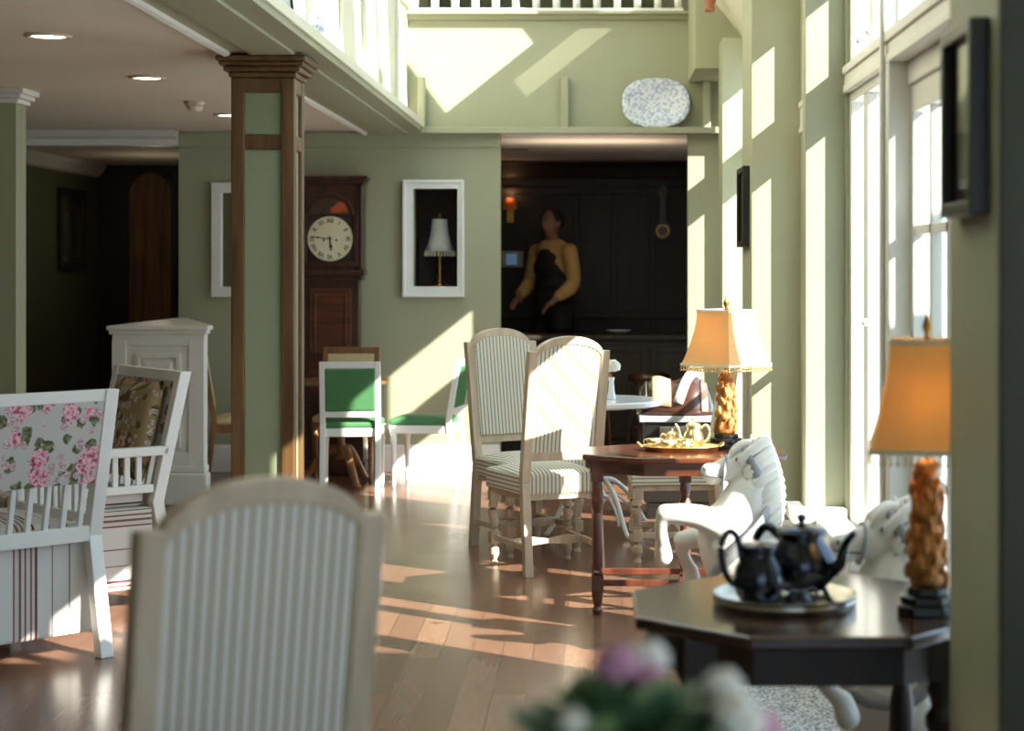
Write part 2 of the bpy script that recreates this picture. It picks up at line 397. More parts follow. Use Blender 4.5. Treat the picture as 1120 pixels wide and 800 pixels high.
# wall behind the camera
b = bm_(); box(b, -5.2, -.2, -3.2, -3.08, 0, 6.4); box(b, 1.9, 2.12, -3.2, -3.08, 0, 6.4); box(b, -.2, 1.9, -3.2, -3.08, 0, .5); box(b, -.2, 1.9, -3.2, -3.08, 2.4, 6.4); struct('wall_rear', b, 'green')
b = bm_(); ring_prism(b, [(-.2, .5), (1.9, .5), (1.9, 2.4), (-.2, 2.4)], [(-.14, .56), (1.84, .56), (1.84, 2.34), (-.14, 2.34)], 'y', -3.18, -3.1); wr = struct('window_sky_fill', b, 'white_trim', bevel=.004)  # unseen window, added to bring sky light onto the foreground chair
b = bm_(); box(b, .83, .87, -3.17, -3.11, .56, 2.34); obj('mullion', b, 'white_trim', wr)
b = bm_(); box(b, -.14, 1.84, -3.143, -3.137, .56, 2.34); obj('glass', b, 'glass', wr)
# back wall, with the little inner window and the doorway to the bar
b = bm_()
Y0, Y1 = 13.3, 13.42
box(b, -3.03, -1.32, Y0, Y1, 0, 2.48); box(b, -1.32, -1.0, Y0, Y1, 0, 1.347); box(b, -1.32, -1.0, Y0, Y1, 2.065, 2.48)
box(b, -1.0, -.69, Y0, Y1, 0, 2.48); box(b, .675, 1.2, Y0, Y1, 0, 2.48)
box(b, -1.45, 1.2, Y0, Y1, 2.48, 3.3); box(b, -5.2, -3.03, 13.42, 13.5, 2.48, 3)
struct('wall_back', b, 'green')
b = bm_(); box(b, -3.03, -.69, 13.28, 13.3, 2.36, 2.47); struct('trim_5', b, 'green', bevel=.006)
b = bm_(); box(b, -1.32, 1.0, 13.16, 13.3, 2.468, 2.492); box(b, -1.32, 1.0, 13.15, 13.165, 2.455, 2.5); struct('trim_6', b, 'green', bevel=.004)
for k, px in enumerate((461, 618, 773)):
    x = (px - 651) / F * 13.25; b = bm_(); box(b, x - .028, x + .028, 13.22, 13.3, 2.492, 2.87); struct('trim_%d' % (7 + k), b, 'green', bevel=.012)
b = bm_(); box(b, -3.03, -.69, 13.27, 13.3, 0, .17); box(b, -3.03, -.69, 13.282, 13.3, .17, .2); struct('baseboard_back', b, 'white', bevel=.005)
# gallery above the back wall
b = bm_(); box(b, -1.45, 1.3, 13.3, 15.1, 3.3, 3.344); box(b, -1.45, 1.3, 15, 15.1, 3.36, 6.4); box(b, 1.2, 1.3, 13.3, 15.1, 3.36, 6.4); struct('wall_gallery', b, 'green_dark')
b = bm_(); prism(b, [(13.3, 3.285), (13.27, 3.29), (13.25, 3.315), (13.21, 3.325), (13.21, 3.345), (13.3, 3.345)], 'x', -1.365, .72); struct('trim_10', b, 'green')
t = thing('balustrade', 'white balustrade along the gallery edge high on the back wall', 'balustrade', (0, 13.3, 3.345))
b = bm_(); box(b, -1.36, .64, -.06, 0, 0, .024); obj('bottom_rail', b, 'white', t, bevel=.004)
b = bm_(); box(b, -1.36, .64, -.07, .01, .8, .86); obj('handrail', b, 'white', t, bevel=.01)
for k in range(14):
    b = bm_(); x = -1.31 + k * .147
    box(b, x - .026, x + .026, -.055, -.005, .024, .12); lathe(b, [(.024, .12), (.018, .14), (.03, .3), (.018, .6), (.024, .7), (.024, .8)], x, -.03, 10); obj('baluster', b, 'white', t, smooth=True)
# corridor far left
b = bm_(); box(b, -5.2, -3.03, 13.3, 13.42, 2.375, 2.48); struct('trim_11', b, 'white_trim', bevel=.01)
b = bm_(); prism(b, [(13.3, 2.48), (13.16, 2.48), (13.2, 2.44), (13.27, 2.42), (13.28, 2.375), (13.3, 2.375)], 'x', -5.1, -3.03); struct('trim_12', b, 'white_trim')
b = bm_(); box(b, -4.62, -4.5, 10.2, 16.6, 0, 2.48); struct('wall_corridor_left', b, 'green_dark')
b = bm_(); prism(b, [(-4.5, 2.41), (-4.5, 2.3), (-4.47, 2.31), (-4.42, 2.38), (-4.41, 2.41)], 'y', 13.42, 16.5); struct('trim_13', b, 'white_trim')
b = bm_(); box(b, -4.5, -2.9, 16.5, 16.6, 0, 2.48); box(b, -3.03, -2.93, 13.42, 16.5, 0, 2.48); struct('wall_corridor_end', b, 'bar_wood')
b = bm_(); box(b, -4.5, -3.03, 13.42, 16.5, 2.41, 2.48); struct('ceiling_corridor', b, 'ceiling')
b = bm_(); box(b, -5.2, -3.2, 10.1, 10.28, 0, 2.48); struct('wall_left_return', b, 'green')
b = bm_()
for z0, z1, o_ in ((2.4, 2.425, .02), (2.425, 2.45, .04), (2.45, 2.48, .06)): box(b, -5.15, -3.2 + o_, 10.1 - o_, 10.28 + o_, z0, z1)
struct('trim_14', b, 'white_trim', bevel=.006)
b = bm_(); box(b, -5.2, -5.08, -3.2, 10.1, 0, 2.48); struct('wall_left', b, 'green')
b = bm_(); box(b, -5.08, -3.19, 10.08, 10.1, 0, .2); struct('baseboard_left', b, 'white', bevel=.005)
# bar room behind the doorway
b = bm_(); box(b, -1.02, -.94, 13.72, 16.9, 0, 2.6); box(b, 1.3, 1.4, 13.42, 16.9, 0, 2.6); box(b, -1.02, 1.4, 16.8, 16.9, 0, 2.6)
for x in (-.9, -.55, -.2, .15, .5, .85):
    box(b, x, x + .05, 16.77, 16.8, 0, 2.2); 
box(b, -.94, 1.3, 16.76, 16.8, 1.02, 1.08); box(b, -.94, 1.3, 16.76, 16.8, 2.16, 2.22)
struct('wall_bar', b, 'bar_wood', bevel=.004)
b = bm_(); box(b, -1.02, 1.4, 13.42, 16.9, 2.462, 2.6); struct('ceiling_bar', b, 'ceiling')
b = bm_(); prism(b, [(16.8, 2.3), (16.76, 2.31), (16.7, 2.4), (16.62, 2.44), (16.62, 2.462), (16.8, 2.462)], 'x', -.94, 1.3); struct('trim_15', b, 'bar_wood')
# inner niche behind the framed opening
b = bm_(); box(b, -1.36, -1.32, 13.42, 13.72, 1.3, 2.1); box(b, -1.0, -.96, 13.42, 13.72, 1.3, 2.1); box(b, -1.36, -.96, 13.68, 13.72, 1.3, 2.1); box(b, -1.36, -.96, 13.42, 13.72, 1.31, 1.347); box(b, -1.36, -.96, 13.42, 13.72, 2.065, 2.1)
struct('wall_niche', b, 'niche')
b = bm_()
ring_prism(b, [(-1.397, 1.274), (-.951, 1.274), (-.951, 2.125), (-1.397, 2.125)], [(-1.322, 1.35), (-1.0, 1.35), (-1.0, 2.06), (-1.322, 2.06)], 'y', 13.255, 13.3)
ring_prism(b, [(-1.397, 1.274), (-.951, 1.274), (-.951, 2.125), (-1.397, 2.125)], [(-1.375, 1.296), (-.973, 1.296), (-.973, 2.103), (-1.375, 2.103)], 'y', 13.24, 13.26)
struct('window_7', b, 'white', bevel=.004)

# ---- right wall: piers, windows, door
PIERS = (('trim_16', .80, 6.96, 7.06), ('trim_17', .80, 9.36, 9.94), ('trim_18', .834, 12.0, 12.35))
for n, x0, y0, y1 in PIERS:
    b = bm_(); box(b, x0, 1.2, y0, y1, 0, 3.0); struct(n, b, 'green', bevel=.004)
b = bm_(); box(b, .777, 2.12, 3.5, 3.52, 0, 3.0); struct('trim_24', b, 'green_shaded', bevel=.004)  # thin facing on the pier's front, its shade put into the colour
b = bm_(); box(b, .775, 2.12, 3.52, 4.0, 0, 3.0); struct('trim_19', b, 'green', bevel=.004)
b = bm_(); box(b, 2.12, 3.5, 3.6, 4.0, -.12, 3.3); struct('wall_sun_blocker', b, 'stone')  # unseen outside wall, added to keep low sun off the garden door
b = bm_(); box(b, 2.0, 2.12, -3.2, -2.2, 0, 3.2); box(b, 2.0, 2.12, 2.6, 3.51, 0, 3.2); box(b, 2.0, 2.12, -2.2, 2.6, 0, .5); box(b, 2.0, 2.12, -2.2, 2.6, 2.35, 3.2); struct('wall_right_near', b, 'green')
b = bm_(); box(b, 2.12, 5.0, -6, 3.6, 2.52, 2.62)
for y in (-5.8, -2.8, .2, 3.2): box(b, 4.85, 5.0, y, y + .15, -.12, 2.52)
struct('ceiling_sun_blocker', b, 'white_trim')  # unseen outside roof on posts, added to stop sun entering the near window
b = bm_(); box(b, .95, 2.2, -3.2, 3.9, 3.0, 3.2); struct('ceiling_near', b, 'ceiling')
HEAD = 2.76; HEAD2 = 2.85
b = bm_(); box(b, XW, 1.2, 3.98, 6.97, HEAD, 3.0); box(b, 1.05, 1.2, 6.97, 13.3, HEAD2, 3.0)
box(b, 1.05, 1.2, 8.14, 8.98, 0, HEAD2); box(b, 1.05, 1.2, 12.3, 12.9, 0, HEAD2); box(b, 1.05, 1.2, 13.12, 13.3, 0, HEAD2)
SILL = {'a': .52, 'b': .12}
box(b, XW, 1.08, 5.96, 6.96, 0, SILL['a']); box(b, XW, 1.08, 6.93, 6.96, SILL['a'], HEAD); box(b, 1.05, 1.2, 9.26, 9.36, 0, HEAD2)
for y0, y1 in ((7.06, 8.14), (8.98, 9.36), (9.94, 12.0), (12.9, 13.12)): box(b, 1.05, 1.2, y0, y1, 0, SILL['b'])
struct('wall_right', b, 'green')
b = bm_(); prism(b, [(.674, 2.835), (1.2, 2.835), (1.2, 2.86), (1.06, 3.02), (.674, 3.52)], 'y', 12.36, 13.3); struct('trim_20', b, 'green', bevel=.004)   # boxed beam in the far corner
def window(name, y0, y1, z0, z1, mull, bars, fw=.045, x0=.965, x1=1.035, latch=()):
    b = bm_()
    ring_prism(b, [(y0, z0), (y1, z0), (y1, z1), (y0, z1)], [(y0 + fw, z0 + fw), (y1 - fw, z0 + fw), (y1 - fw, z1 - fw * .8), (y0 + fw, z1 - fw * .8)], 'x', x0, x1)
    w = struct(name, b, 'white_trim', bevel=.004)
    for a, c in mull:
        b = bm_(); box(b, x0 + .005, x1 - .005, a, c, z0 + fw, z1 - fw * .8); obj('mullion', b, 'white_trim', w, bevel=.006)
    for z in bars:
        b = bm_(); box(b, x0 + .012, x1 - .012, y0 + fw, y1 - fw, z - .014, z + .014); obj('glazing_bar', b, 'white_trim', w, bevel=.004)
    b = bm_(); xm = (x0 + x1) / 2; box(b, xm - .003, xm + .003, y0 + fw, y1 - fw, z0 + fw, z1 - fw * .8); obj('glass', b, 'glass', w)
    for y, z in latch:
        b = bm_(); ball(b, (x0 - .012, y, z), .014, 10); bar(b, (x0 - .012, y, z), (x0 + .01, y, z), .01, .01); obj('latch', b, 'white', w, smooth=True)
    return w
TZ0, TZ1 = 2.155, 2.255
T20, T21 = 2.175, 2.335
window('window_1', 5.96, 6.935, SILL['a'], TZ0, [(6.52, 6.62)], [], latch=[(6.46, 1.3)])
window('window_5', 5.86, 6.93, TZ1, HEAD, [(6.40, 6.48)], [], .03, latch=[(6.36, 2.315), (6.6, 2.315)])
window('window_6', 4.0, 5.86, TZ1, HEAD, [(4.6, 4.66), (5.2, 5.26)], [], .03)
K = dict(x0=1.07, x1=1.14)
window('window_2', 7.06, 8.14, SILL['b'], T20, [(7.6, 7.66)], [1.1], **K)
window('window_14', 8.98, 9.275, SILL['b'], T20, [], [1.1], **K)
window('window_3', 9.94, 12.0, SILL['b'], T20, [(10.6, 10.66), (11.3, 11.33)], [1.1], **K)
window('window_4', 12.9, 13.12, SILL['b'], T20, [], [], .03, **K)
window('window_8', 7.06, 8.14, T21, HEAD2, [(7.6, 7.66)], [], .03, **K)
window('window_15', 8.98, 9.275, T21, HEAD2, [], [], .03, **K)
window('window_9', 9.94, 12.0, T21, HEAD2, [(10.6, 10.66), (11.3, 11.33)], [], .03, **K)
window('window_10', 12.9, 13.12, T21, HEAD2, [], [], .03, **K)
b = bm_()                                  # transom rails with their mouldings
for y0, y1, dx, a, c in ((4.0, 6.96, 0, TZ0, TZ1), (7.06, 8.14, .1, T20, T21), (8.98, 9.36, .1, T20, T21), (9.94, 12.0, .1, T20, T21), (12.9, 13.12, .1, T20, T21)):
    box(b, .947 + dx, 1.07 + dx, y0, y1, a, c); box(b, .937 + dx, .947 + dx, y0, y1 - .02, c - .03, c); box(b, .94 + dx, .947 + dx, y0, y1 - .02, a, a + .03)
struct('trim_21', b, 'white_trim', bevel=.005)
b = bm_(); box(b, .94, 1.08, 5.86, 5.96, 0, TZ0); box(b, .925, .94, 5.93, 5.965, 0, HEAD); struct('trim_22', b, 'white_trim', bevel=.006)
# glazed garden door, recessed
b = bm_()
ring_prism(b, [(4.0, 0), (5.885, 0), (5.885, TZ0), (4.0, TZ0)], [(4.05, .02), (5.865, .02), (5.865, 2.08), (4.05, 2.08)], 'x', 1.0, 1.08)
window('window_13', -2.2, 2.6, .5, 2.35, [(-.65, -.55), (1.0, 1.1)], [1.5], x0=2.02, x1=2.09)
d = struct('door_1', b, 'white_trim', bevel=.004)
for y0, y1 in ((4.05, 4.94), (4.96, 5.865)):
    b = bm_(); s_ = .045
    ring_prism(b, [(y0, .02), (y1, .02), (y1, 2.08), (y0, 2.08)], [(y0 + s_, .24), (y1 - s_, .24), (y1 - s_, 1.99), (y0 + s_, 1.99)], 'x', 1.012, 1.056)
    for k in (1, 2): ym = y0 + s_ + (y1 - y0 - 2 * s_) * k / 3; box(b, 1.016, 1.052, ym - .018, ym + .018, .24, 1.99)
    for z in (.85, 1.615): box(b, 1.016, 1.052, y0 + s_, y1 - s_, z - .016, z + .016)
    lf = obj('door_leaf', b, 'white_trim', d, bevel=.004)
    b = bm_(); box(b, 1.031, 1.037, y0 + s_, y1 - s_, .24, 1.99); obj('door_glass', b, 'glass', lf)
b = bm_(); tube(b, smooth_path([(1.012, 4.9, 1.0), (.975, 4.9, 1.0), (.972, 4.87, 1.0), (.972, 4.8, 1.0)], 4), .009, 8); box(b, 1.004, 1.012, 4.87, 4.91, .9, 1.1); obj('door_handle', b, 'brass', d, smooth=True)
# white ledge under window 1 and plinth round the nearest far pier
b = bm_()
prism(b, [(.765, 6.9), (.948, 6.9), (.948, 6.958), (.798, 6.958), (.798, 7.1), (.765, 7.1)], 'z', 0, .53)
prism(b, [(.74, 6.87), (.946, 6.87), (.946, 6.956), (.797, 6.956), (.797, 7.12), (.74, 7.12)], 'z', .53, .585)
box(b, .86, .947, 5.97, 6.89, 0, .5); box(b, .83, .946, 5.975, 6.865, .5, .553)
struct('trim_23', b, 'white', bevel=.006)
b = bm_()
for x0, y0, y1 in ((.78, 9.34, 9.96), (.814, 11.98, 12.37)): box(b, x0, 1.05, y0, y1, 0, .2)
for y0, y1 in ((7.14, 9.34), (9.96, 11.98), (12.37, 13.27)): box(b, 1.035, 1.05, y0, y1, 0, .12)
struct('baseboard_right', b, 'white', bevel=.005)
# ---- glazed lean-to roof over the tall part of the room
def rz(x): return 3.0 + 1.28 * (1.03 - x)
def slab(bm, x0, x1, y0, y1, t=.1):
    prism(bm, [(x0, rz(x0)), (x1, rz(x1)), (x1, rz(x1) + t), (x0, rz(x0) + t)], 'y', y0, y1)
OPEN = [(4.6, 5.6), (5.75, 7.4), (7.55, 8.55), (9.2, 9.5), (9.62, 10.26), (10.38, 10.95), (11.5, 12.03)]
b = bm_(); y = -3.2
for o0, o1 in OPEN + [(12.15, 15.1)]:
    slab(b, -1.1, .35, y, o0); y = o1
slab(b, -1.1, .45, 12.66, 15.1)
slab(b, .35, .45, -3.2, 12.15); slab(b, .45, .62, -3.2, 12.46); slab(b, .45, .48, 12.46, 13.15); slab(b, .45, .62, 13.15, 15.1); slab(b, .62, 1.07, -3.2, 15.1); slab(b, -1.5, -1.1, -3.2, 15.1)
struct('ceiling_roof', b, 'cream')
b = bm_()
for o0, o1 in OPEN: prism(b, [(-1.1, rz(-1.1) + .05), (.35, rz(.35) + .05), (.35, rz(.35) + .056), (-1.1, rz(-1.1) + .056)], 'y', o0, o1)
prism(b, [(-1.1, rz(-1.1) + .05), (.45, rz(.45) + .05), (.45, rz(.45) + .056), (-1.1, rz(-1.1) + .056)], 'y', 12.15, 12.66)
struct('window_11', b, 'glass')
b = bm_(); prism(b, [(.45, rz(.45) + .05), (.62, rz(.62) + .05), (.62, rz(.62) + .056), (.45, rz(.45) + .056)], 'y', 12.46, 13.15); struct('window_12', b, 'glass_tint')

# ================================================================== COLUMN
t = thing('panelled_column', 'square brown timber column with green panels, holding up the beam', 'column', (-1.515, 8.475, 0))
H = .145
b = bm_()
for sx in (-1, 1):
    for sy in (-1, 1): box(b, sx * H, sx * (H - .062), sy * H, sy * (H - .062), 0, 2.36)
for z0, z1 in ((0, .24), (2.03, 2.1), (2.29, 2.36)):
    box(b, -H + .004, H - .004, -H + .004, H - .004, z0, z1)
obj('frame', b, 'column_wood', t, bevel=.006)
for z0, z1 in ((.24, 2.03), (2.1, 2.29)):
    b = bm_(); box(b, -H + .02, H - .02, -H + .02, H - .02, z0, z1); obj('panel', b, 'green_panel', t)
b = bm_()
for z0, z1, o_ in ((2.36, 2.385, .01), (2.385, 2.41, .03), (2.41, 2.43, .048), (2.43, 2.456, .06)): box(b, -H - o_, H + o_, -H - o_, H + o_, z0, z1)
obj('capital', b, 'column_wood', t, bevel=.008)
b = bm_(); box(b, -H - .02, H + .02, -H - .02, H + .02, 0, .16); box(b, -H - .01, H + .01, -H - .01, H + .01, .16, .2); obj('base', b, 'column_wood', t, bevel=.006)

# ================================================================== CEILING FITTINGS
DL = [('nearest', (53, 38)), ('second', (161, 84)), ('farthest', (250, 125))]
LB = ['recessed round downlight nearest the camera in the low left ceiling', 'recessed round downlight in the low ceiling, beside the smoke detector', 'recessed round downlight farthest back, seen against the column']
for (n, (px, py)), lb in zip(DL, LB):
    d = .98 * F / (291 - py)
    t = thing('ceiling_downlight', lb, 'ceiling light', ((px - 651) / F * d, d, 2.48), 0, 'recessed downlights')
    b = bm_(); lathe(b, [(.098, 0), (.098, -.008), (.088, -.014), (.07, -.008), (.07, 0)], seg=28); obj('trim_ring', b, 'plastic', t, smooth=True)
    b = bm_(); lathe(b, [(0, -.002), (.07, -.002), (.07, -.007), (0, -.009)], seg=24); obj('lens', b, 'lamp_glow', t)
p = at(213, 112, .98 * F / (291 - 111))
t = thing('smoke_detector', 'small white domed smoke detector on the low ceiling', 'smoke detector', (p.x, p.y, 2.48))
b = bm_(); lathe(b, [(.062, 0), (.062, -.02), (.055, -.024), (.05, -.024)], seg=24); obj('base', b, 'plastic', t, smooth=True)
b = bm_(); lathe(b, [(.05, -.024), (.048, -.045), (.03, -.06), (0, -.062)], seg=24); obj('sensor_head', b, 'plastic', t, smooth=True)
# ================================================================== SEATING
def cushion(bm, xf, xb, y0, y1, z0, z1, dome, n=10, ex=4):
    """domed pad: half width xf in front (y1), xb behind (y0)"""
    top = []; bot = []
    for j in range(n + 1):
        v = -1 + 2 * j / n; y = y0 + (y1 - y0) * j / n; w = xb + (xf - xb) * j / n
        top.append([bm.verts.new((w * (-1 + 2 * i / n), y, z1 + dome * (1 - abs(-1 + 2 * i / n) ** ex) * (1 - abs(v) ** ex))) for i in range(n + 1)])
        bot.append([bm.verts.new((w * (-1 + 2 * i / n), y, z0)) for i in range(n + 1)])
    for j in range(n):
        for i in range(n):
            bm.faces.new((top[j][i], top[j][i + 1], top[j + 1][i + 1], top[j + 1][i])); bm.faces.new((bot[j][i], bot[j + 1][i], bot[j + 1][i + 1], bot[j][i + 1]))
    for k in range(n):
        for T, B in (((top[0][k], top[0][k + 1]), (bot[0][k], bot[0][k + 1])), ((top[n][k], top[n][k + 1]), (bot[n][k], bot[n][k + 1])),
                     ((top[k][0], top[k + 1][0]), (bot[k][0], bot[k + 1][0])), ((top[k][n], top[k + 1][n]), (bot[k][n], bot[k + 1][n]))):
            bm.faces.new((T[0], T[1], B[1], B[0]))
def yc(z): return -.25 + .05 * z / .45 if z < .45 else -.2 - .105 * (z - .45) / .64
def leaned(bm, f):
    for v in bm.verts: v.co.y += f(v.co.z)
def high_chair(label):
    t = thing('high_back_chair', label, 'chair', group='striped high-back chairs')
    zs = [0, .2, .45, .7, 1.09]
    b = bm_()
    for s in (-1, 1):
        prism(b, [(yc(z) - .024, z) for z in zs[2:]] + [(yc(z) + .024, z) for z in zs[2:][::-1]], 'x', s * .21, s * .165)
    b2 = bm_()
    out = arc(0, 1.07, .176, .092, 0, PI, 18); inn = arc(0, 1.05, .168, .07, PI, 0, 18)
    ov = [[b.verts.new((x, s * .024 + yc(z), z)) for x, z in out] for s in (-1, 1)]
    iv = [[b.verts.new((x, s * .024 + yc(z), z)) for x, z in inn[::-1]] for s in (-1, 1)]
    for k in range(18):
        b.faces.new((ov[0][k], ov[0][k + 1], ov[1][k + 1], ov[1][k])); b.faces.new((iv[0][k], iv[1][k], iv[1][k + 1], iv[0][k + 1]))
        b.faces.new((ov[0][k], iv[0][k], iv[0][k + 1], ov[0][k + 1])); b.faces.new((ov[1][k], ov[1][k + 1], iv[1][k + 1], iv[1][k]))
    b2.free()
    vs = box(b, -.168, .168, -.02, .02, .555, .6)
    for v in vs: v.co.y += yc(v.co.z)
    obj('back_frame', b, 'oak', t, bevel=.004)
    b = bm_()
    poly = [(-.168, .598), (.168, .598), (.168, 1.05)] + arc(0, 1.05, .168, .072, 0, PI, 18)[1:-1] + [(-.168, 1.05)]
    prism(b, poly, 'y', -.019, .03); leaned(b, yc)
    obj('back_panel', b, 'stripe', t)
    b = bm_(); cushion(b, .235, .205, -.2, .235, .385, .485, .03); obj('seat', b, 'stripe', t, bevel=.012)
    b = bm_(); prism(b, [(-.19, -.19), (.19, -.19), (.222, .222), (-.222, .222)], 'z', .36, .388); obj('seat_rail', b, 'oak', t, bevel=.004)
    for s in (-1, 1):
        b = bm_(); prism(b, [(yc(z) - .022, z) for z in zs[:3]] + [(yc(z) + .022, z) for z in zs[:3][::-1]], 'x', s * .208, s * .166); obj('leg', b, 'oak', t, bevel=.003)
        b = bm_(); x, y = s * .198, .2
        box(b, x - .026, x + .026, y - .026, y + .026, .32, .372)
        tube(b, smooth_path([(x, y, .33), (x + s * .006, y + .008, .27), (x - s * .002, y - .002, .2), (x, y, .165)], 4), lerp_list([.022, .027, .02, .019], 4), 10)
        box(b, x - .024, x + .024, y - .024, y + .024, .105, .165)
        lathe(b, [(.014, .105), (.014, .09), (.024, .078), (.025, .05), (.014, .022), (.02, 0)], x, y, 12)
        obj('leg', b, 'oak', t, bevel=.002)
        b = bm_(); bar(b, (s * .187, -.215, .135), (s * .196, .18, .135), .022, .03); obj('stretcher', b, 'oak', t, bevel=.003)
    b = bm_(); vv = []
    prism(b, [(-.19, .118), (-.1, .112), (0, .122), (.1, .112), (.19, .118), (.19, .152), (.1, .16), (0, .146), (-.1, .16), (-.19, .152)], 'y', -.03, -.008); obj('stretcher', b, 'oak', t, bevel=.003)
    return t
def rad(a): return a * PI / 180
HG = 'striped high-back chairs'
hc = high_chair('high-back chair with gold striped cover in the foreground, seen from behind, out of focus')
hc.location = (-.70, 3.19, 0); hc.rotation_euler.z = rad(33)
def hplace(foot, s, ang, label):
    """rear leg (s=-1 left, 1 right of the chair) stands on 'foot'"""
    a = rad(ang); lx, ly = s * .19, -.25
    return dup(hc, (foot[0] - (math.cos(a) * lx - math.sin(a) * ly), foot[1] - (math.sin(a) * lx + math.cos(a) * ly), 0), a, label, HG)
hplace((-.325, 8.80), -1, 23, 'sunlit high-back chair with gold striped cover, its back to us, beside the octagonal tea table')
hplace((-.655, 9.80), 1, -150, 'high-back chair with pale striped front turned towards us, left of the round marble table')
hplace((.665, 9.28), -1, 92, 'high-back chair with gold striped seat, half hidden behind the octagonal table and its lamp')

def armchair(label):
    t = thing('slatted_armchair', label, 'armchair', group='white slatted armchairs')
    W = .38
    def ys(z): return -.38 + .09 * z / .46 if z < .46 else -.29 - .13 * (z - .46) / .57
    zs = [0, .16, .46, .75, 1.03]
    for s in (-1, 1):
        b = bm_(); prism(b, [(ys(z) - .026, z) for z in zs] + [(ys(z) + .026, z) for z in zs[::-1]], 'x', s * W, s * (W - .055)); obj('rear_post', b, 'white', t, bevel=.004)
    for nm, z0, z1 in (('top_rail', .985, 1.03), ('lower_rail', .44, .5)):
        b = bm_(); vs = box(b, -W + .05, W - .05, -.02, .02, z0, z1)
        for v in vs: v.co.y += ys(v.co.z)
        obj(nm, b, 'white', t, bevel=.003)
    b = bm_(); vs = box(b, -W + .055, W - .055, -.022, .022, .67, .985)
    for v in vs: v.co.y += ys(v.co.z)
    obj('back_panel', b, 'floral', t)
    for k in range(9):
        x = -W + .055 + (2 * W - .11) * (k + .5) / 9
        b = bm_(); bar(b, (x, ys(.5), .49), (x, ys(.67), .675), .02, .02); obj('spindle', b, 'white', t, bevel=.002)
    b = bm_(); box(b, -W + .01, W - .01, -.27, .32, .08, .44); obj('seat_base', b, 'sofa_stripe', t, bevel=.012)
    b = bm_(); cushion(b, W - .06, W - .06, -.25, .33, .44, .51, .03); obj('seat_cushion', b, 'sofa_stripe', t, bevel=.02)
    for s in (-1, 1):
        b = bm_(); xa, xb = s * W, s * (W - .05)
        prism(b, [(ys(.68), .665), (.31, .665), (.31, .705), (ys(.7), .705)], 'x', min(xa, xb), max(xa, xb)); obj('armrest', b, 'white', t, bevel=.006)
        b = bm_(); box(b, min(xa, xb), max(xa, xb), .27, .315, .44, .67); obj('front_post', b, 'white', t, bevel=.004)
        b = bm_(); box(b, min(s * (W - .005), s * (W - .045)), max(s * (W - .005), s * (W - .045)), -.27, .27, .505, .54); obj('lower_side_rail', b, 'white', t, bevel=.003)
        for k in range(9):
            y = -.235 + .5 * (k + .5) / 9.2
            b = bm_(); box(b, s * (W - .025) - .01, s * (W - .025) + .01, y - .012, y + .012, .54, .667); obj('slat', b, 'white', t, bevel=.002)
        b = bm_(); box(b, s * (W - .06) - .025, s * (W - .06) + .025, .26, .31, 0, .08); obj('foot', b, 'white', t, bevel=.003)
    return t
ac = armchair('white slatted armchair with rose print back panel, its back to us at the left edge')
ac.location = (-2.40, 7.03, 0); ac.rotation_euler.z = rad(45)
dup(ac, (-2.38, 8.17, 0), rad(126.9), 'white slatted armchair turned sideways, behind the one at the left edge, holding a floral cushion')
# loose cushion leaning in the second armchair
o = bm_()
def pillow(bm, w, h, d, n=10):
    f = []; g = []
    for j in range(n + 1):
        for i in range(n + 1):
            u = -1 + 2 * i / n; v = -1 + 2 * j / n
            k = max(0, (1 - u ** 4) * (1 - v ** 4)) ** .5
            x = w / 2 * u * (1 - .07 * (1 - v * v)); z = h / 2 * v * (1 - .07 * (1 - u * u))
            f.append(bm.verts.new((x, d / 2 * k, z))); g.append(bm.verts.new((x, -d / 2 * k, z)) if abs(u) < 1 and abs(v) < 1 else f[-1])
    m = n + 1
    for L in (f, g):
        for j in range(n):
            for i in range(n):
                q = [L[j * m + i], L[j * m + i + 1], L[(j + 1) * m + i + 1], L[(j + 1) * m + i]]
                try: bm.faces.new(q)
                except ValueError: pass
pillow(o, .46, .46, .11)
a = rad(126.9)
mt = Matrix.Translation((-2.38, 8.17, 0)) @ Matrix.Rotation(a, 4, 'Z') @ Matrix.Translation((-.1, -.285, .765)) @ Matrix.Rotation(rad(-(-13)), 4, 'X')
pl = obj('scatter_cushion', o, 'floral_pillow', smooth=True)
pl.matrix_world = mt
tag(pl, 'square floral scatter cushion leaning against the back of the sideways armchair', 'cushion')

def side_chair(label, frame, fabric, group, rail=True, H=.87):
    t = thing('dining_chair', label, 'chair', group=group)
    def ys(z): return -.24 + .05 * z / .45 if z < .45 else -.19 - .07 * (z - .45) / .42
    zs = [0, .2, .45, .66, H]
    for s in (-1, 1):
        b = bm_(); prism(b, [(ys(z) - .018, z) for z in zs] + [(ys(z) + .018, z) for z in zs[::-1]], 'x', s * .2, s * .163); obj('rear_post', b, frame, t, bevel=.004)
    for z0, z1 in ((H - .045, H), (.5, .54)):
        b = bm_(); vs = box(b, -.165, .165, -.016, .016, z0, z1)
        for v in vs: v.co.y += ys(v.co.z)
        obj('back_rail', b, frame, t, bevel=.004)
    b = bm_(); vs = box(b, -.166, .166, -.022, .026, .54, H - .045)
    for v in vs: v.co.y += ys(v.co.z)
    obj('back_panel', b, fabric, t, bevel=.012)
    b = bm_(); cushion(b, .21, .185, -.185, .215, .425, .465, .025); obj('seat', b, fabric, t, bevel=.014)
    b = bm_(); prism(b, [(-.19, -.19), (.19, -.19), (.215, .21), (-.215, .21)], 'z', .37, .425); obj('seat_rail', b, frame, t, bevel=.005)
    for s in (-1, 1):
        b = bm_(); lathe(b, [(.012, 0), (.014, .03), (.02, .3), (.024, .33), (.019, .345), (.026, .372)], s * .19, .185, 12)
        obj('leg', b, frame, t, smooth=True)
    return t
GG = 'white and green dining chairs'
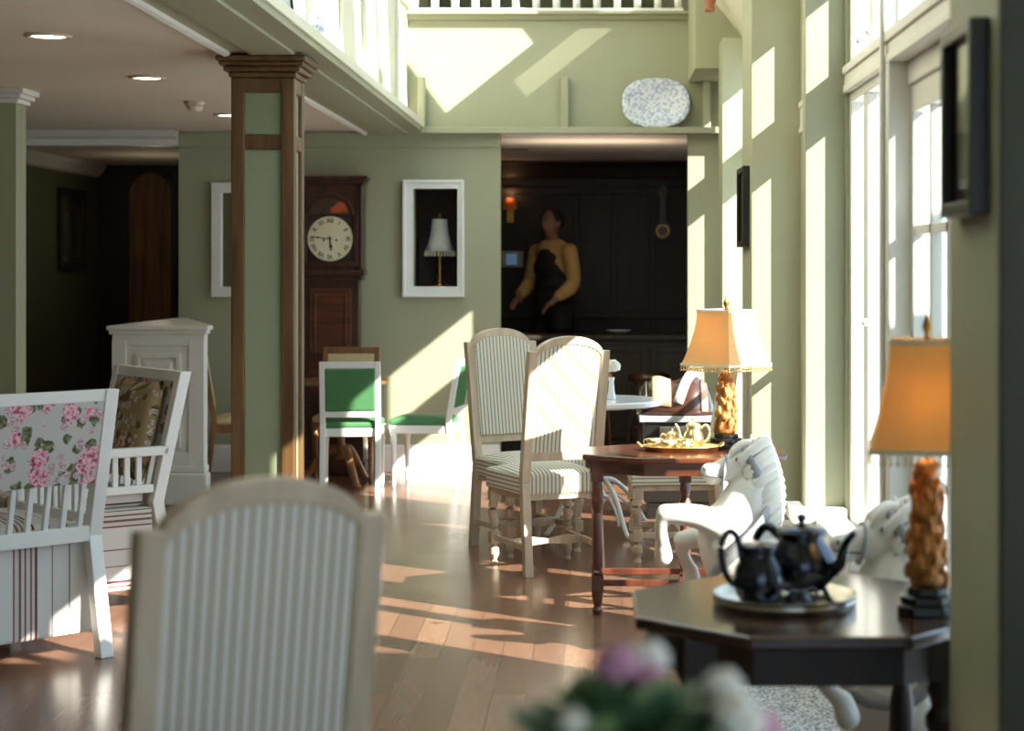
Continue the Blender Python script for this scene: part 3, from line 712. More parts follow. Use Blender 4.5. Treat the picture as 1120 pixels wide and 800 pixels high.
gc = side_chair('white dining chair with green upholstered back, its back to us, before the longcase clock', 'white', 'green_leather', GG)
gc.location = (-1.63, 12.27, 0); gc.rotation_euler.z = rad(4)
dup(gc, (-1.15, 12.5, 0), rad(82), 'white dining chair with green seat seen side-on in the sun, right of the pedestal table', GG)
BG = 'brown and cream dining chairs'
bc = side_chair('brown dining chair with cream back, partly hidden behind the column on its left', 'walnut', 'cream_fabric', BG, H=.92)
bc.location = (-2.42, 12.55, 0); bc.rotation_euler.z = rad(-78)
dup(bc, (-1.74, 12.79, 0), rad(180), 'brown dining chair with cream back facing us from behind the white and green chair', BG)

# ================================================================== TABLES
def octagon(hx, hy, cx, cy): return [(-cx, -hy), (cx, -hy), (hx, -cy), (hx, cy), (cx, hy), (-cx, hy), (-hx, cy), (-hx, -cy)]
def turned_leg(bm, x, y, h, blk=.052, r=.024):
    lathe(bm, [(.018, 0), (.024, .02), (.016, .035), (.022, .06), (.026, .1)], x, y, 14)
    box(bm, x - blk / 2, x + blk / 2, y - blk / 2, y + blk / 2, .1, .17)
    z = .17; L = h - .17 - .09
    pr = [(.9, 0), (1.05, .03), (.7, .05), (.95, .1), (1.0, .3), (.9, .55), (.65, .66), (1.05, .72), (1.15, .78), (.7, .84), (1.0, .93), (.8, 1)]
    lathe(bm, [(r * a, z + L * q) for a, q in pr], x, y, 14)
    box(bm, x - blk / 2, x + blk / 2, y - blk / 2, y + blk / 2, h - .09, h)
def edge_table(label, loc, rot, hx, hy, cx, cy, H, ap, legs, rails, mt, ml, th=.026, blk=.052, r=.024, railz=.135):
    t = thing('octagonal_table', label, 'table', loc, rot)
    b = bm_(); prism(b, octagon(hx, hy, cx, cy), 'z', H - th, H); obj('tabletop', b, mt, t, bevel=.008, seg=3)
    b = bm_(); k = .032
    ring_prism(b, octagon(hx - k, hy - k, cx - k * .4, cy - k * .4), octagon(hx - k - .025, hy - k - .025, cx - k * .5, cy - k * .5), 'z', H - th - ap, H - th); obj('apron', b, 'dark_leg' if mt == 'dark_table' else mt, t, bevel=.003)
    for x, y in legs:
        b = bm_(); turned_leg(b, x, y, H - th, blk, r); obj('leg', b, ml, t, bevel=.002)
    for p, q in rails:
        b = bm_(); bar(b, (p[0], p[1], railz), (q[0], q[1], railz), .024, .026); obj('stretcher', b, ml, t, bevel=.003)
    return t
L1 = [(-.375, -.15), (0, -.19), (.375, -.15), (-.375, .15), (.375, .15)]
edge_table('octagonal mahogany tea table with turned legs, standing in the sun, gold tea tray on top', (.385, 8.02, 0), 0, .44, .32, .19, .16, .69, .055,
           L1, [((-.375, -.15), (.375, -.15)), ((-.375, .15), (.375, .15)), ((-.375, -.15), (-.375, .15)), ((.375, -.15), (.375, .15))], 'mahogany', 'mahogany_leg')
L2 = [(-.27, -.27), (.27, -.27), (.27, .27), (-.27, .27)]
edge_table('large dark octagonal table in the right foreground, carrying the dark teapots', (.512, 4.395, 0), 0, .42, .41, .178, .178, .69, .085,
           L2, [(L2[i], L2[(i + 1) % 4]) for i in range(4)], 'dark_table', 'dark_leg', .03, .08, .034)
# round marble table on iron scroll legs
t = thing('round_table', 'round white marble-topped table on a curved iron base, between the striped chairs', 'table', (.02, 10.3, 0))
b = bm_(); lathe(b, [(0, .715), (.345, .715), (.36, .722), (.36, .742), (.35, .75), (0, .75)], seg=48); obj('tabletop', b, 'marble', t, smooth=False)
b = bm_(); lathe(b, [(.2, .715), (.2, .7), (.03, .69), (.026, .5), (.04, .45), (.026, .4), (.026, .24), (.05, .2), (.03, .16), (0, .15)], seg=20); obj('column', b, 'iron', t, smooth=True)
for k in range(4):
    a = k * PI / 2 + .5; pts = [(.02, .3), (.1, .285), (.2, .2), (.29, .06), (.33, .012)]
    b = bm_(); tube(b, smooth_path([(r * math.cos(a), r * math.sin(a), z) for r, z in pts], 6), .014, 8)
    tube(b, smooth_path([(r * math.cos(a), r * math.sin(a), z) for r, z in ((.03, .2), (.12, .2), (.2, .13), (.23, .06))], 5), .007, 8)
    ball(b, (.33 * math.cos(a), .33 * math.sin(a), .013), .013, 8); obj('leg', b, 'iron', t, smooth=True)
# small wooden pedestal table among the green chairs
t = thing('pedestal_table', 'small dark wooden pedestal table in front of the longcase clock', 'table', (-1.74, 12.525, 0))
b = bm_(); lathe(b, [(0, .69), (.3, .69), (.325, .7), (.325, .715), (.31, .72), (0, .72)], seg=36); obj('tabletop', b, 'walnut', t)
b = bm_(); lathe(b, [(.09, .69), (.04, .66), (.024, .55), (.024, .38), (.03, .33), (.02, .3), (.04, .24), (.035, .18), (0, .17)], seg=20); obj('pedestal', b, 'walnut', t, smooth=True)
for k in range(3):
    a = k * 2 * PI / 3 - PI / 3
    b = bm_(); tube(b, smooth_path([(r * math.cos(a), r * math.sin(a), z) for r, z in ((.03, .24), (.1, .23), (.2, .11), (.27, .03), (.31, .02))], 5), lerp_list([.034, .032, .026, .02, .02], 5), 10); obj('leg', b, 'walnut', t, smooth=True)

# ================================================================== TABLE LAMPS
def lamp(label, loc, rot):
    t = thing('table_lamp', label, 'lamp', loc, rot, 'carved table lamps with silk shades')
    b = bm_()
    for r, z0, z1 in ((.075, 0, .022), (.066, .022, .042), (.05, .042, .06)): 
        prism(b, [(r, r * .5), (r * .5, r), (-r * .5, r), (-r, r * .5), (-r, -r * .5), (-r * .5, -r), (r * .5, -r), (r, -r * .5)], 'z', z0, z1)
    obj('foot', b, 'black', t, bevel=.004)
    b = bm_(); lathe(b, [(.04, .06), (.046, .075), (.042, .1), (.044, .15), (.034, .21), (.038, .26), (.024, .305), (.034, .33), (.02, .345), (0, .346)], seg=18)
    rnd = random.Random(5)
    for k in range(46):                    # carved leaves and fruit round the stem
        z = .075 + .245 * k / 46; a = k * 2.39996; r = (.044 if z < .18 else .034 if z < .28 else .027) + rnd.uniform(-.006, .006)
        rot_ = Matrix.Rotation(a, 4, 'Z') @ Matrix.Rotation(rnd.uniform(-.6, .6), 4, 'X')
        ball(b, (r * math.cos(a), r * math.sin(a), z), (rnd.uniform(.007, .013), rnd.uniform(.008, .015), rnd.uniform(.014, .028)), 8, rot_)
    obj('carved_stem', b, 'carved', t, smooth=True)
    b = bm_(); lathe(b, [(.006, .34), (.006, .62)], seg=8); 
    for k in range(4):
        a = k * PI / 2 + PI / 4; bar(b, (0, 0, .61), (.125 * math.cos(a), .125 * math.sin(a), .61), .004, .004)
    obj('harp_rod', b, 'brass', t)
    b = bm_(); lathe(b, [(.0, .615), (.01, .617), (.006, .625), (.013, .64), (.011, .65), (.004, .668), (0, .68)], seg=12); obj('finial', b, 'brass', t, smooth=True)
    b = bm_(); ball(b, (0, 0, .47), (.022, .022, .03), 12); obj('bulb', b, 'bulb', t, smooth=True)
    # square pagoda shade
    z0, z1, w0, w1 = .37, .61, .142, .092; n = 8; rows = []
    b = bm_()
    for j in range(n + 1):
        q = j / n; w = w1 + (w0 - w1) * (1 - q) ** 1.7; z = z0 + (z1 - z0) * q
        row = []
        for s in range(4):
            a = PI / 4 + s * PI / 2; p = Vector((math.cos(a), math.sin(a))) * w * math.sqrt(2); a2 = a + PI / 2; p2 = Vector((math.cos(a2), math.sin(a2))) * w * math.sqrt(2)
            for k in range(6):
                m = p.lerp(p2, k / 6); row.append(b.verts.new((m.x, m.y, z)))
        rows.append(row)
    for A, B in zip(rows, rows[1:]):
        for i in range(24): b.faces.new((A[i], A[(i + 1) % 24], B[(i + 1) % 24], B[i]))
    sh = obj('lamp_shade', b, 'shade', t)
    so = sh.modifiers.new('Solidify', 'SOLIDIFY'); so.thickness = .002
    for z, w in ((z0, w0), (z1, w1)):
        b = bm_(); ring_prism(b, [(-w - .003, -w - .003), (w + .003, -w - .003), (w + .003, w + .003), (-w - .003, w + .003)], [(-w + .003, -w + .003), (w - .003, -w + .003), (w - .003, w - .003), (-w + .003, w - .003)], 'z', z - .006, z + .006); obj('braid', b, 'shade_top', sh)
    b = bm_()
    for s in range(4):
        for k in range(17):
            x = -w0 + 2 * w0 * k / 17
            p = [(x, -w0), (w0, x), (-x, w0), (-w0, -x)][s]
            for q in range(2): ball(b, (p[0], p[1], z0 - .013 - .011 * q), .0055 if q else .004, 6)
    obj('bead_fringe', b, 'bead', sh, smooth=True)
    return t
lp = lamp('carved gilt table lamp with square silk shade, on the far octagonal tea table', (.585, 8.17, .69), rad(45))
l2 = dup(lp, (.775, 4.27, .69), rad(-8), 'carved gilt table lamp with glowing amber shade, on the dark foreground table', 'carved table lamps with silk shades')

l2.scale = (.93, .93, 1.04)
# ================================================================== TEA THINGS
def teapot(name, label, cat, loc, rot, R, Hh, m, spout=1, handle=1, lid=1, group=None, loop=0, feet=0):
    t = thing(name, label, cat, loc, rot, group); f0 = .018 if feet else 0
    b = bm_(); lathe(b, [(0, f0), (R * .55, f0), (R * .62, f0 + .004), (R * .9, f0 + Hh * .2), (R, f0 + Hh * .42), (R * .9, f0 + Hh * .64), (R * .66, f0 + Hh * .8), (R * .62, f0 + Hh * .86), (R * .74, f0 + Hh * .97), (R * .7, f0 + Hh), (0, f0 + Hh)], seg=26)
    obj('body', b, m, t, smooth=True)
    if feet:
        for k in range(4):
            b = bm_(); a = k * PI / 2 + .6; x, y = R * .62 * math.cos(a), R * .62 * math.sin(a)
            tube(b, [(x * .9, y * .9, f0 + .012), (x * 1.1, y * 1.1, .012), (x * 1.15, y * 1.15, 0)], [.009, .007, .009], 8); obj('foot', b, m, t, smooth=True)
    if lid:
        b = bm_(); z = f0 + Hh; lathe(b, [(R * .7, z), (R * .66, z + R * .12 * lid), (R * .34, z + R * .3 * lid), (R * .1, z + R * .38 * lid), (R * .07, z + R * .44 * lid), (R * .15, z + R * (.38 * lid + .16)), (R * .12, z + R * (.38 * lid + .26)), (0, z + R * (.38 * lid + .3))], seg=22); obj('lid', b, m, t, smooth=True)
    if spout:
        b = bm_(); tube(b, smooth_path([(R * .8, 0, f0 + Hh * .34), (R * 1.25, 0, f0 + Hh * .5), (R * 1.45, 0, f0 + Hh * .85), (R * 1.75, 0, f0 + Hh * 1.05)], 6), lerp_list([R * .24, R * .17, R * .11, R * .09], 6), 12); obj('spout', b, m, t, smooth=True)
    if handle:
        b = bm_()
        if loop: pts = [(-R * .66, 0, f0 + Hh * .75), (-R * .85, 0, f0 + Hh * 1.12), (-R * 1.2, 0, f0 + Hh * 1.22), (-R * 1.5, 0, f0 + Hh * 1.0), (-R * 1.42, 0, f0 + Hh * .65), (-R * 1.15, 0, f0 + Hh * .42), (-R * .9, 0, f0 + Hh * .35)]
        else: pts = [(-R * .7, 0, f0 + Hh * .84), (-R * 1.2, 0, f0 + Hh * 1.0), (-R * 1.55, 0, f0 + Hh * .75), (-R * 1.4, 0, f0 + Hh * .42), (-R * .9, 0, f0 + Hh * .26)]
        tube(b, smooth_path(pts, 6), R * .13, 9); obj('handle', b, m, t, smooth=True)
    return t
def gallery_tray(label, loc, rot, r, m, hgt):
    t = thing('tea_tray', label, 'tray', loc, rot)
    b = bm_(); lathe(b, [(0, 0), (r * .985, 0), (r, .004), (r, hgt * .45), (r * 1.012, hgt * .5), (r, hgt * .56), (r, hgt * .94), (r * 1.015, hgt), (r * .985, hgt), (r * .975, .007), (0, .006)], seg=56); obj('dish', b, m, t, smooth=True)
    return t
def tray(label, loc, rot, rx, ry, m, hgt=.02, group=None):
    t = thing('tea_tray', label, 'tray', loc, rot)
    b = bm_(); lathe(b, [(0, 0), (.93, 0), (1.0, hgt), (1.02, hgt), (1.02, hgt + .004), (.985, hgt + .004), (.92, .006), (0, .006)], seg=48, sx=rx, sy=ry); obj('dish', b, m, t, smooth=True)
    for s in (-1, 1):
        b = bm_(); tube(b, smooth_path([(s * rx * .99, -.04, hgt), (s * (rx + .014), -.03, hgt + .014), (s * (rx + .014), .03, hgt + .014), (s * rx * .99, .04, hgt)], 5), .004, 8); obj('handle', b, m, t, smooth=True)
    return t
tray('oval gold tea tray holding the pale gilt tea set', (.375, 8.015, .69), 0, .172, .115, 'gold')
Z = .6965
teapot('teapot', 'pale gilt lidded teapot, tallest piece on the gold tray', 'teapot', (.432, 8.03, Z), rad(180), .046, .105, 'silvergilt')
teapot('sugar_bowl', 'pale gilt two-handled bowl at the back of the gold tray', 'bowl', (.34, 8.075, Z), 0, .034, .062, 'silvergilt', spout=0, lid=1)
teapot('cream_jug', 'small pale gilt cream jug at the front of the gold tray', 'jug', (.393, 7.955, Z), rad(20), .028, .05, 'silvergilt', lid=0)
def cup(label, loc, rot):
    t = thing('tea_cup', label, 'cup', loc, rot, 'cups on the gold tray')
    b = bm_(); lathe(b, [(0, .003), (.016, .003), (.018, 0), (.02, .004), (.034, .02), (.038, .046), (.036, .046), (.031, .02), (.016, .008), (0, .007)], seg=22); obj('bowl', b, 'silvergilt', t, smooth=True)
    b = bm_(); tube(b, smooth_path([(.036, 0, .04), (.054, 0, .038), (.05, 0, .018), (.032, 0, .016)], 5), .003, 7); obj('handle', b, 'silvergilt', t, smooth=True)
    return t
cu = cup('pale gilt cup nearest the left end of the gold tray', (.262, 8.02, Z), rad(150))
dup(cu, (.316, 7.95, Z), rad(210), 'pale gilt cup at the front left of the gold tray, beside the cream jug', 'cups on the gold tray')
gallery_tray('round silver tray with raised rim under the dark teapots', (.452, 4.37, .69), rad(10), .17, 'silver', .03)
Z = .697
teapot('teapot', 'large dark pewter teapot with knobbed lid and spout to the right, on the silver tray', 'teapot', (.50, 4.43, Z), rad(-40), .086, .145, 'pewter', feet=1, lid=.45)
teapot('teapot', 'dark pewter pot with a high looped handle on the left of the silver tray', 'teapot', (.385, 4.315, Z), rad(10), .06, .145, 'pewter', spout=0, lid=0, loop=1)
teapot('cream_jug', 'small dark pewter jug at the front of the silver tray', 'jug', (.472, 4.255, Z), rad(200), .032, .05, 'pewter', lid=0)

# ================================================================== CARVED HORSES
def horse(label, loc, rot, twist, sc=1.0):
    t = thing('carved_horse', label, 'statue', loc, rot, 'white carved horses')
    tw = Matrix.Translation((.15, 0, 0)) @ Matrix.Rotation(twist, 4, 'Z') @ Matrix.Translation((-.15, 0, 0))
    def B(p, w=1):                          # the forehand turns with the neck
        p = Vector(p); k = min(1, max(0, (p.z - .3) / .22)) * w
        m = Matrix.Translation((.15, 0, 0)) @ Matrix.Rotation(twist * k, 4, 'Z') @ Matrix.Translation((-.15, 0, 0))
        return m @ p
    def sweep(bm, pts, r, n=5, seg=12, flat=1.0):
        tube(bm, smooth_path([B(p) for p in pts], n), lerp_list(r, n), seg, flat)
        ball(bm, B(pts[0]), r[0], 12); ball(bm, B(pts[-1]), r[-1], 12)
    b = bm_()
    sweep(b, [(.2, 0, .14), (.185, 0, .24), (.15, 0, .36), (.11, 0, .46)], [.13, .145, .16, .15], seg=16)
    sweep(b, [(.11, 0, .45), (.155, 0, .57), (.185, 0, .67), (.175, 0, .735)], [.145, .115, .085, .056], seg=14)
    sweep(b, [(.18, 0, .745), (.135, 0, .735), (.09, 0, .715), (.045, 0, .7), (.02, 0, .69)], [.05, .058, .048, .04, .036], 4)
    ball(b, B((.148, 0, .705)), (.058, .044, .06)); ball(b, B((.025, 0, .672)), (.034, .03, .024)); ball(b, B((.008, 0, .702)), (.032, .036, .03))
    for s in (-1, 1):
        tube(b, [B((.172, s * .026, .77)), B((.172, s * .034, .8)), B((.166, s * .034, .835))], [.014, .016, .004], 8)
        ball(b, B((.118, s * .042, .748)), (.016, .01, .012)); ball(b, B((.008, s * .018, .706)), .01)
        # haunch, folded hind leg and hoof
        ball(b, (.19, s * .095, .13), (.12, .06, .12), 14)
        tube(b, smooth_path([(.1, s * .115, .1), (.06, s * .12, .055), (.14, s * .125, .035), (.22, s * .125, .03)], 4), lerp_list([.055, .04, .03, .028], 4), 10)
    # raised foreleg and bent foreleg
    sweep(b, [(.07, -.075, .5), (-.04, -.085, .545), (-.155, -.08, .555)], [.06, .045, .036])
    sweep(b, [(-.155, -.08, .555), (-.168, -.08, .5), (-.155, -.08, .435)], [.034, .025, .027])
    sweep(b, [(-.155, -.08, .43), (-.15, -.08, .39)], [.03, .036])
    sweep(b, [(.06, .075, .44), (-.03, .085, .44), (-.1, .08, .43)], [.058, .042, .034])
    sweep(b, [(-.1, .08, .43), (-.105, .08, .37), (-.09, .08, .31)], [.032, .024, .027])
    sweep(b, [(-.09, .08, .31), (-.088, .08, .27)], [.03, .035])
    box(b, .04, .3, -.12, .12, 0, .03)
    obj('body', b, 'plaster', t, remesh=.0075, uv=False)
    for s in (-1, 1):
        b = bm_(); ball(b, B((.112, s * .05, .748)), (.012, .007, .009), 10); obj('eye', b, 'feature', t, smooth=True)
        b = bm_(); ball(b, B((-.008, s * .03, .712)), (.009, .007, .007), 8); obj('nostril', b, 'feature', t, smooth=True)
    b = bm_(); tube(b, smooth_path([B((.06, -.036, .682)), B((.02, -.036, .684)), B((-.016, -.02, .688)), B((-.026, 0, .69)), B((-.016, .02, .688)), B((.02, .036, .684)), B((.06, .036, .682))], 4), .0035, 6); obj('mouth', b, 'feature', t, smooth=True)
    rnd = random.Random(3); b = bm_()       # mane in heavy curled locks along the crest
    for k in range(13):
        q = k / 12; x = .17 + .05 * math.sin(q * 2.6); z = .81 - .33 * q
        for s in (-1, 1):
            L = rnd.uniform(.06, .1); cv = rnd.uniform(.01, .03)
            wd = .052 + .05 * q; pts = [B((x + .03, 0, z)), B((x + .045, s * wd * .55, z)), B((x + .02 - cv, s * wd, z - L * .35)), B((x - .02 - cv, s * wd * 1.08, z - L * .8)), B((x - .03 - cv, s * wd * 1.02, z - L * 1.05)), B((x - .012, s * wd, z - L * .95))]
            tube(b, smooth_path(pts, 4), lerp_list([.02, .024, .021, .016, .01, .004], 4), 8)
    for k in range(4): 
        y = -.02 + .014 * k; tube(b, smooth_path([B((.18, y, .79)), B((.14, y, .80)), B((.1, y * 1.4, .775)), B((.085, y * 1.6, .75))], 4), lerp_list([.018, .017, .012, .004], 4), 8)
    obj('mane', b, 'plaster', t, smooth=True)
    b = bm_(); pts = []                     # collar strap round the shoulder, strap behind the cheek
    for k in range(28):
        a = 2 * PI * k / 28; pts.append(B((.125 + .11 * math.cos(a), .178 * math.sin(a), .44 + .15 * math.cos(a))))
    tube(b, pts, .024, 6, flat=.4, closed=True); pts = []
    for k in range(24):
        a = 2 * PI * k / 24; pts.append(B((.18 + .05 * math.cos(a), .078 * math.sin(a), .70 - .09 * math.cos(a))))
    tube(b, pts, .019, 6, flat=.5, closed=True); pts = []
    for k in range(20):
        a = 2 * PI * k / 20; pts.append(B((.062 + .008 * math.cos(a), .049 * math.sin(a), .704 + .054 * math.cos(a))))
    tube(b, pts, .008, 6, flat=.6, closed=True)
    obj('bridle_strap', b, 'strap', t, smooth=True)
    b = bm_(); tube(b, smooth_path([(.3, 0, .17), (.36, .02, .2), (.38, .04, .1), (.35, .06, .02)], 5), lerp_list([.03, .04, .035, .01], 5), 10); obj('tail', b, 'plaster', t, smooth=True)
    t.scale = (sc, sc, sc)
    return t
horse('white carved horse statue with raised foreleg and grey straps, sunlit before the tea table', (.432, 6.985, 0), rad(-20), rad(20), 1.03)
horse('white carved horse statue in shade, its maned head showing over the dark foreground table', (.79, 5.02, 0), rad(72), rad(-66), 1.02)

# ================================================================== THINGS ON THE FLOOR AND BEHIND
b = bm_(); box(b, .42, .86, 5.5, 6.5, 0, .012); tag(obj('door_mat', b, 'mat', bevel=.005), 'grey speckled door mat on the floor before the garden door', 'mat')
t = thing('paper_stack', 'small flat white stack lying on the floor at the end of the grey mat', 'papers', (.575, 6.66, 0), .05)
for k in range(4):
    b = bm_(); box(b, -.085 - .003 * (k % 2), .085, -.1, .1 - .004 * k, k * .011, k * .011 + .01); obj('sheet_bundle', b, 'paper', t, bevel=.003)
# low console with the saddle
t = thing('console_table', 'low dark console with pale stone top and front, beyond the round marble table', 'console', (.51, 11.0, 0))
b = bm_(); box(b, -.25, .28, -.2, .2, .575, .61); obj('top', b, mat('grey_stone_top', (150, 150, 150), .35, var=.2, scale=12), t, bevel=.005)
b = bm_(); box(b, -.2, .24, -.17, .17, 0, .06); box(b, -.22, .25, -.18, .18, .1, .575); box(b, -.2, .24, -.17, .17, .06, .1); obj('body', b, 'black_frame', t, bevel=.004)
b = bm_(); box(b, -.13, .2, -.19, -.18, .34, .55); obj('front_panel', b, 'silver', t, bevel=.004)
t = thing('saddle', 'glossy brown leather saddle with a highlight painted tan on its seat and white cloth strap, resting on the low console', 'saddle', (.48, 11.0, .61))
AX, AY, AZ = .235, .17, .235
def dome(bm, u0, u1, off, v0=-PI / 2, v1=PI / 2, nu=12, nv=16, cap=False):
    g = []
    for i in range(nu + 1):
        u = u0 + (u1 - u0) * i / nu; k = max(.02, 1 - abs(u / AX) ** 3.2) ** .5; dip = 1 - .16 * math.exp(-((u + .02) / .07) ** 2)
        g.append([bm.verts.new((u, -(AY * k + off) * math.sin(v0 + (v1 - v0) * j / nv), (AZ * k * dip + off) * max(0, math.cos(v0 + (v1 - v0) * j / nv)))) for j in range(nv + 1)])
    for i in range(nu):
        for j in range(nv): bm.faces.new((g[i][j], g[i + 1][j], g[i + 1][j + 1], g[i][j + 1]))
    if cap:
        bm.faces.new(g[0]); bm.faces.new(g[-1][::-1]); bm.faces.new([r[0] for r in g] + [r[-1] for r in g[::-1]])
b = bm_(); dome(b, -.232, .232, 0, cap=True); obj('body', b, 'leather', t, smooth=True)
def band(name, m, *a, **k):
    b = bm_(); dome(b, *a, **k); o = obj(name, b, m, t, smooth=True); s = o.modifiers.new('Solidify', 'SOLIDIFY'); s.thickness = .008; s.offset = 1
band('seat', 'tan_leather', -.14, -.03, .003, -1.3, 1.3)  # tan band paints the lit highlight on the brown leather
band('pommel', 'silver', -.205, -.17, .006, -1.35, 1.35)
band('cantle', 'tan_leather', .15, .185, .003, -1.45, 1.45)
def on(u, v, off=.01):
    k = max(.02, 1 - abs(u / AX) ** 3.2) ** .5; dip = 1 - .16 * math.exp(-((u + .02) / .07) ** 2)
    return (u, -(AY * k + off) * math.sin(v), (AZ * k * dip + off) * max(0, math.cos(v)))
b = bm_(); tube(b, [on(.13 - .012 * q, -.35 + .155 * q) for q in range(11)], .03, 8, flat=1, up=(0, -.7, .7))
for v in b.verts: pass
obj('strap', b, 'cloth', t, smooth=True)
# vase of white flowers on the marble table
t = thing('flower_vase', 'slim white vase with one white bloom on the round marble table', 'vase', (.09, 10.25, .75))
b = bm_(); lathe(b, [(0, 0), (.024, 0), (.026, .01), (.018, .05), (.014, .1), (.02, .125), (.017, .125), (.011, .1), (0, .09)], seg=18); obj('vase', b, 'marble', t, smooth=True)
b = bm_(); tube(b, [(0, 0, .09), (.004, 0, .14), (.008, 0, .17)], .003, 6); obj('stem', b, 'stem', t)
b = bm_(); rnd = random.Random(2)
for k in range(26):
    th = k * 2.4; ph = math.acos(1 - 1.7 * (k + .5) / 26); d = Vector((math.sin(ph) * math.cos(th), math.sin(ph) * math.sin(th), math.cos(ph)))
    ball(b, Vector((.008, 0, .185)) + d * .03, (.017, .017, .012), 8)
obj('bloom', b, 'petal_white', t, smooth=True)

# foreground flowers on a small table just below the frame
t = thing('round_table', 'small round table below the flowers nearest the camera', 'table', (.04, 1.75, 0))
b = bm_(); lathe(b, [(0, .69), (.24, .69), (.25, .7), (.25, .715), (0, .72)], seg=36); obj('tabletop', b, 'mahogany', t)
b = bm_(); lathe(b, [(.16, 0), (.17, .02), (.05, .05), (.035, .2), (.035, .6), (.08, .69)], seg=24); obj('pedestal', b, 'mahogany', t, smooth=True)
t = thing('potted_plant', 'blurred leafy plant with pink and white blossoms at the bottom of the foreground', 'plant', (.04, 1.75, .72))
b = bm_(); lathe(b, [(0, 0), (.06, 0), (.085, .15), (.09, .15), (.09, .17), (.078, .17), (.07, .13), (0, .13)], seg=24); obj('pot', b, 'terracotta', t, smooth=True)
def leaf(bm, c, d, L, W):
    d = Vector(d).normalized(); s = d.cross(Vector((0, 0, 1)))
    if s.length < .1: s = Vector((1, 0, 0))
    s.normalize(); u = s.cross(d)
    prof = [(0, 0), (.2, .7), (.5, 1), (.8, .6), (1, 0)]; L0 = []; mid = []; R0 = []
    for q, w in prof:
        p = Vector(c) + d * L * q - u * L * .25 * q * q
        mid.append(bm.verts.new(p)); L0.append(bm.verts.new(p + s * W * w * .5 + u * W * .12 * w)); R0.append(bm.verts.new(p - s * W * w * .5 + u * W * .12 * w))
    for k in range(4):
        for A in (L0, R0): 
            bm.faces.new((mid[k], mid[k + 1], A[k + 1], A[k]))
rnd = random.Random(11)
for nm, m, n_, R in (('foliage', 'leaf', 230, .112), ('foliage', 'leaf_light', 60, .118)):
    b = bm_()
    for k in range(n_):
        th = rnd.uniform(0, 2 * PI); ph = rnd.uniform(.05, 1.75); d = Vector((math.sin(ph) * math.cos(th), math.sin(ph) * math.sin(th), math.cos(ph)))
        p = Vector((-.01, 0, .28)) + Vector((d.x * R, d.y * R, d.z * R * .7)) * rnd.uniform(.55, .9)
        leaf(b, p, d + Vector((rnd.uniform(-.5, .5), rnd.uniform(-.5, .5), rnd.uniform(-.3, .4))), rnd.uniform(.04, .062), rnd.uniform(.03, .046))
    o = obj(nm, b, m, t, smooth=True)
b = bm_()
for k in range(14):
    a = k * 2.4; tube(b, smooth_path([(.03 * math.cos(a), .03 * math.sin(a), .12), (.04 * math.cos(a), .04 * math.sin(a), .2), (.07 * math.cos(a), .07 * math.sin(a), .3)], 4), .004, 6)
obj('stem', b, 'stem', t, smooth=True)
for (x, y, z, r, m) in ((-.02, -.03, .405, .02, 'petal_pink'), (.012, .02, .4, .018, 'petal_white'), (.012, -.03, .39, .015, 'petal_pink'), (.095, -.02, .35, .024, 'petal_white'), (.115, .0, .335, .022, 'petal_pink'), (.085, .03, .37, .018, 'petal_white'), (-.06, -.07, .36, .013, 'petal_white')):
    b = bm_()
    for k in range(16):
        th = k * 2.4; ph = math.acos(1 - 1.6 * (k + .5) / 16); d = Vector((math.sin(ph) * math.cos(th), math.sin(ph) * math.sin(th), math.cos(ph)))
        ball(b, Vector((x, y, z)) + d * r * .7, (r * .5, r * .5, r * .34), 8)
    obj('blossom', b, m, t, smooth=True)

# ================================================================== WHITE PANELLED HALF WALL
t = thing('panelled_counter', 'white panelled counter end with moulded plinth, left of the column', 'counter', (0, 0, 0))
x0, x1, y0, y1 = -3.03, -2.45, 11.47, 11.56
b = bm_(); box(b, x0, x1, y0, y1, 0, 1.08); prism(b, [(x0, y1), (x0 + .12, y1), (-2.965, 13.25), (-3.025, 13.25)], 'z', 0, 1.08); obj('carcass', b, 'white', t, bevel=.004)
b = bm_(); box(b, x0 - .02, x1 + .02, y0 - .03, y1, 0, .2); box(b, x0 - .01, x1 + .01, y0 - .018, y1, .2, .25); obj('plinth', b, 'white', t, bevel=.012)
b = bm_()
for a, c in ((x0, x0 + .09), (x1 - .1, x1)): box(b, a, c, y0 - .014, y0, .25, 1.03)
box(b, x0 + .09, x1 - .1, y0 - .012, y0, .25, .33); box(b, x0 + .09, x1 - .1, y0 - .012, y0, 1.0, 1.03)
obj('stile', b, 'white', t, bevel=.004)
for z0, z1 in ((.74, .95), (.36, .68)):
    pb = bm_(); a, c = x0 + .15, x1 - .15
    ring_prism(pb, [(a, z0), (c, z0), (c, z1), (a, z1)], [(a + .025, z0 + .025), (c - .025, z0 + .025), (c - .025, z1 - .025), (a + .025, z1 - .025)], 'y', y0 - .022, y0)
    o0 = [(a + .03, z0 + .03), (c - .03, z0 + .03), (c - .03, z1 - .03), (a + .03, z1 - .03)]; i0 = [(a + .065, z0 + .065), (c - .065, z0 + .065), (c - .065, z1 - .065), (a + .065, z1 - .065)]
    A = [pb.verts.new((p[0], y0, p[1])) for p in o0]; C = [pb.verts.new((p[0], y0 - .02, p[1])) for p in i0]
    for k in range(4): pb.faces.new((A[k], A[(k + 1) % 4], C[(k + 1) % 4], C[k]))
    pb.faces.new(C); obj('raised_panel', pb, 'white', t)
b = bm_()
prism(b, [(x0 - .03, y0 - .035), (x1 + .03, y0 - .035), (x1 + .03, y1 + .02), (-2.95, 13.25), (-3.03, 13.25)], 'z', 1.095, 1.125)
prism(b, [(x0 - .018, y0 - .022), (x1 + .018, y0 - .022), (x1 + .018, y1), (x0 - .018, y1)], 'z', 1.07, 1.095)
obj('top', b, 'white', t, bevel=.008)

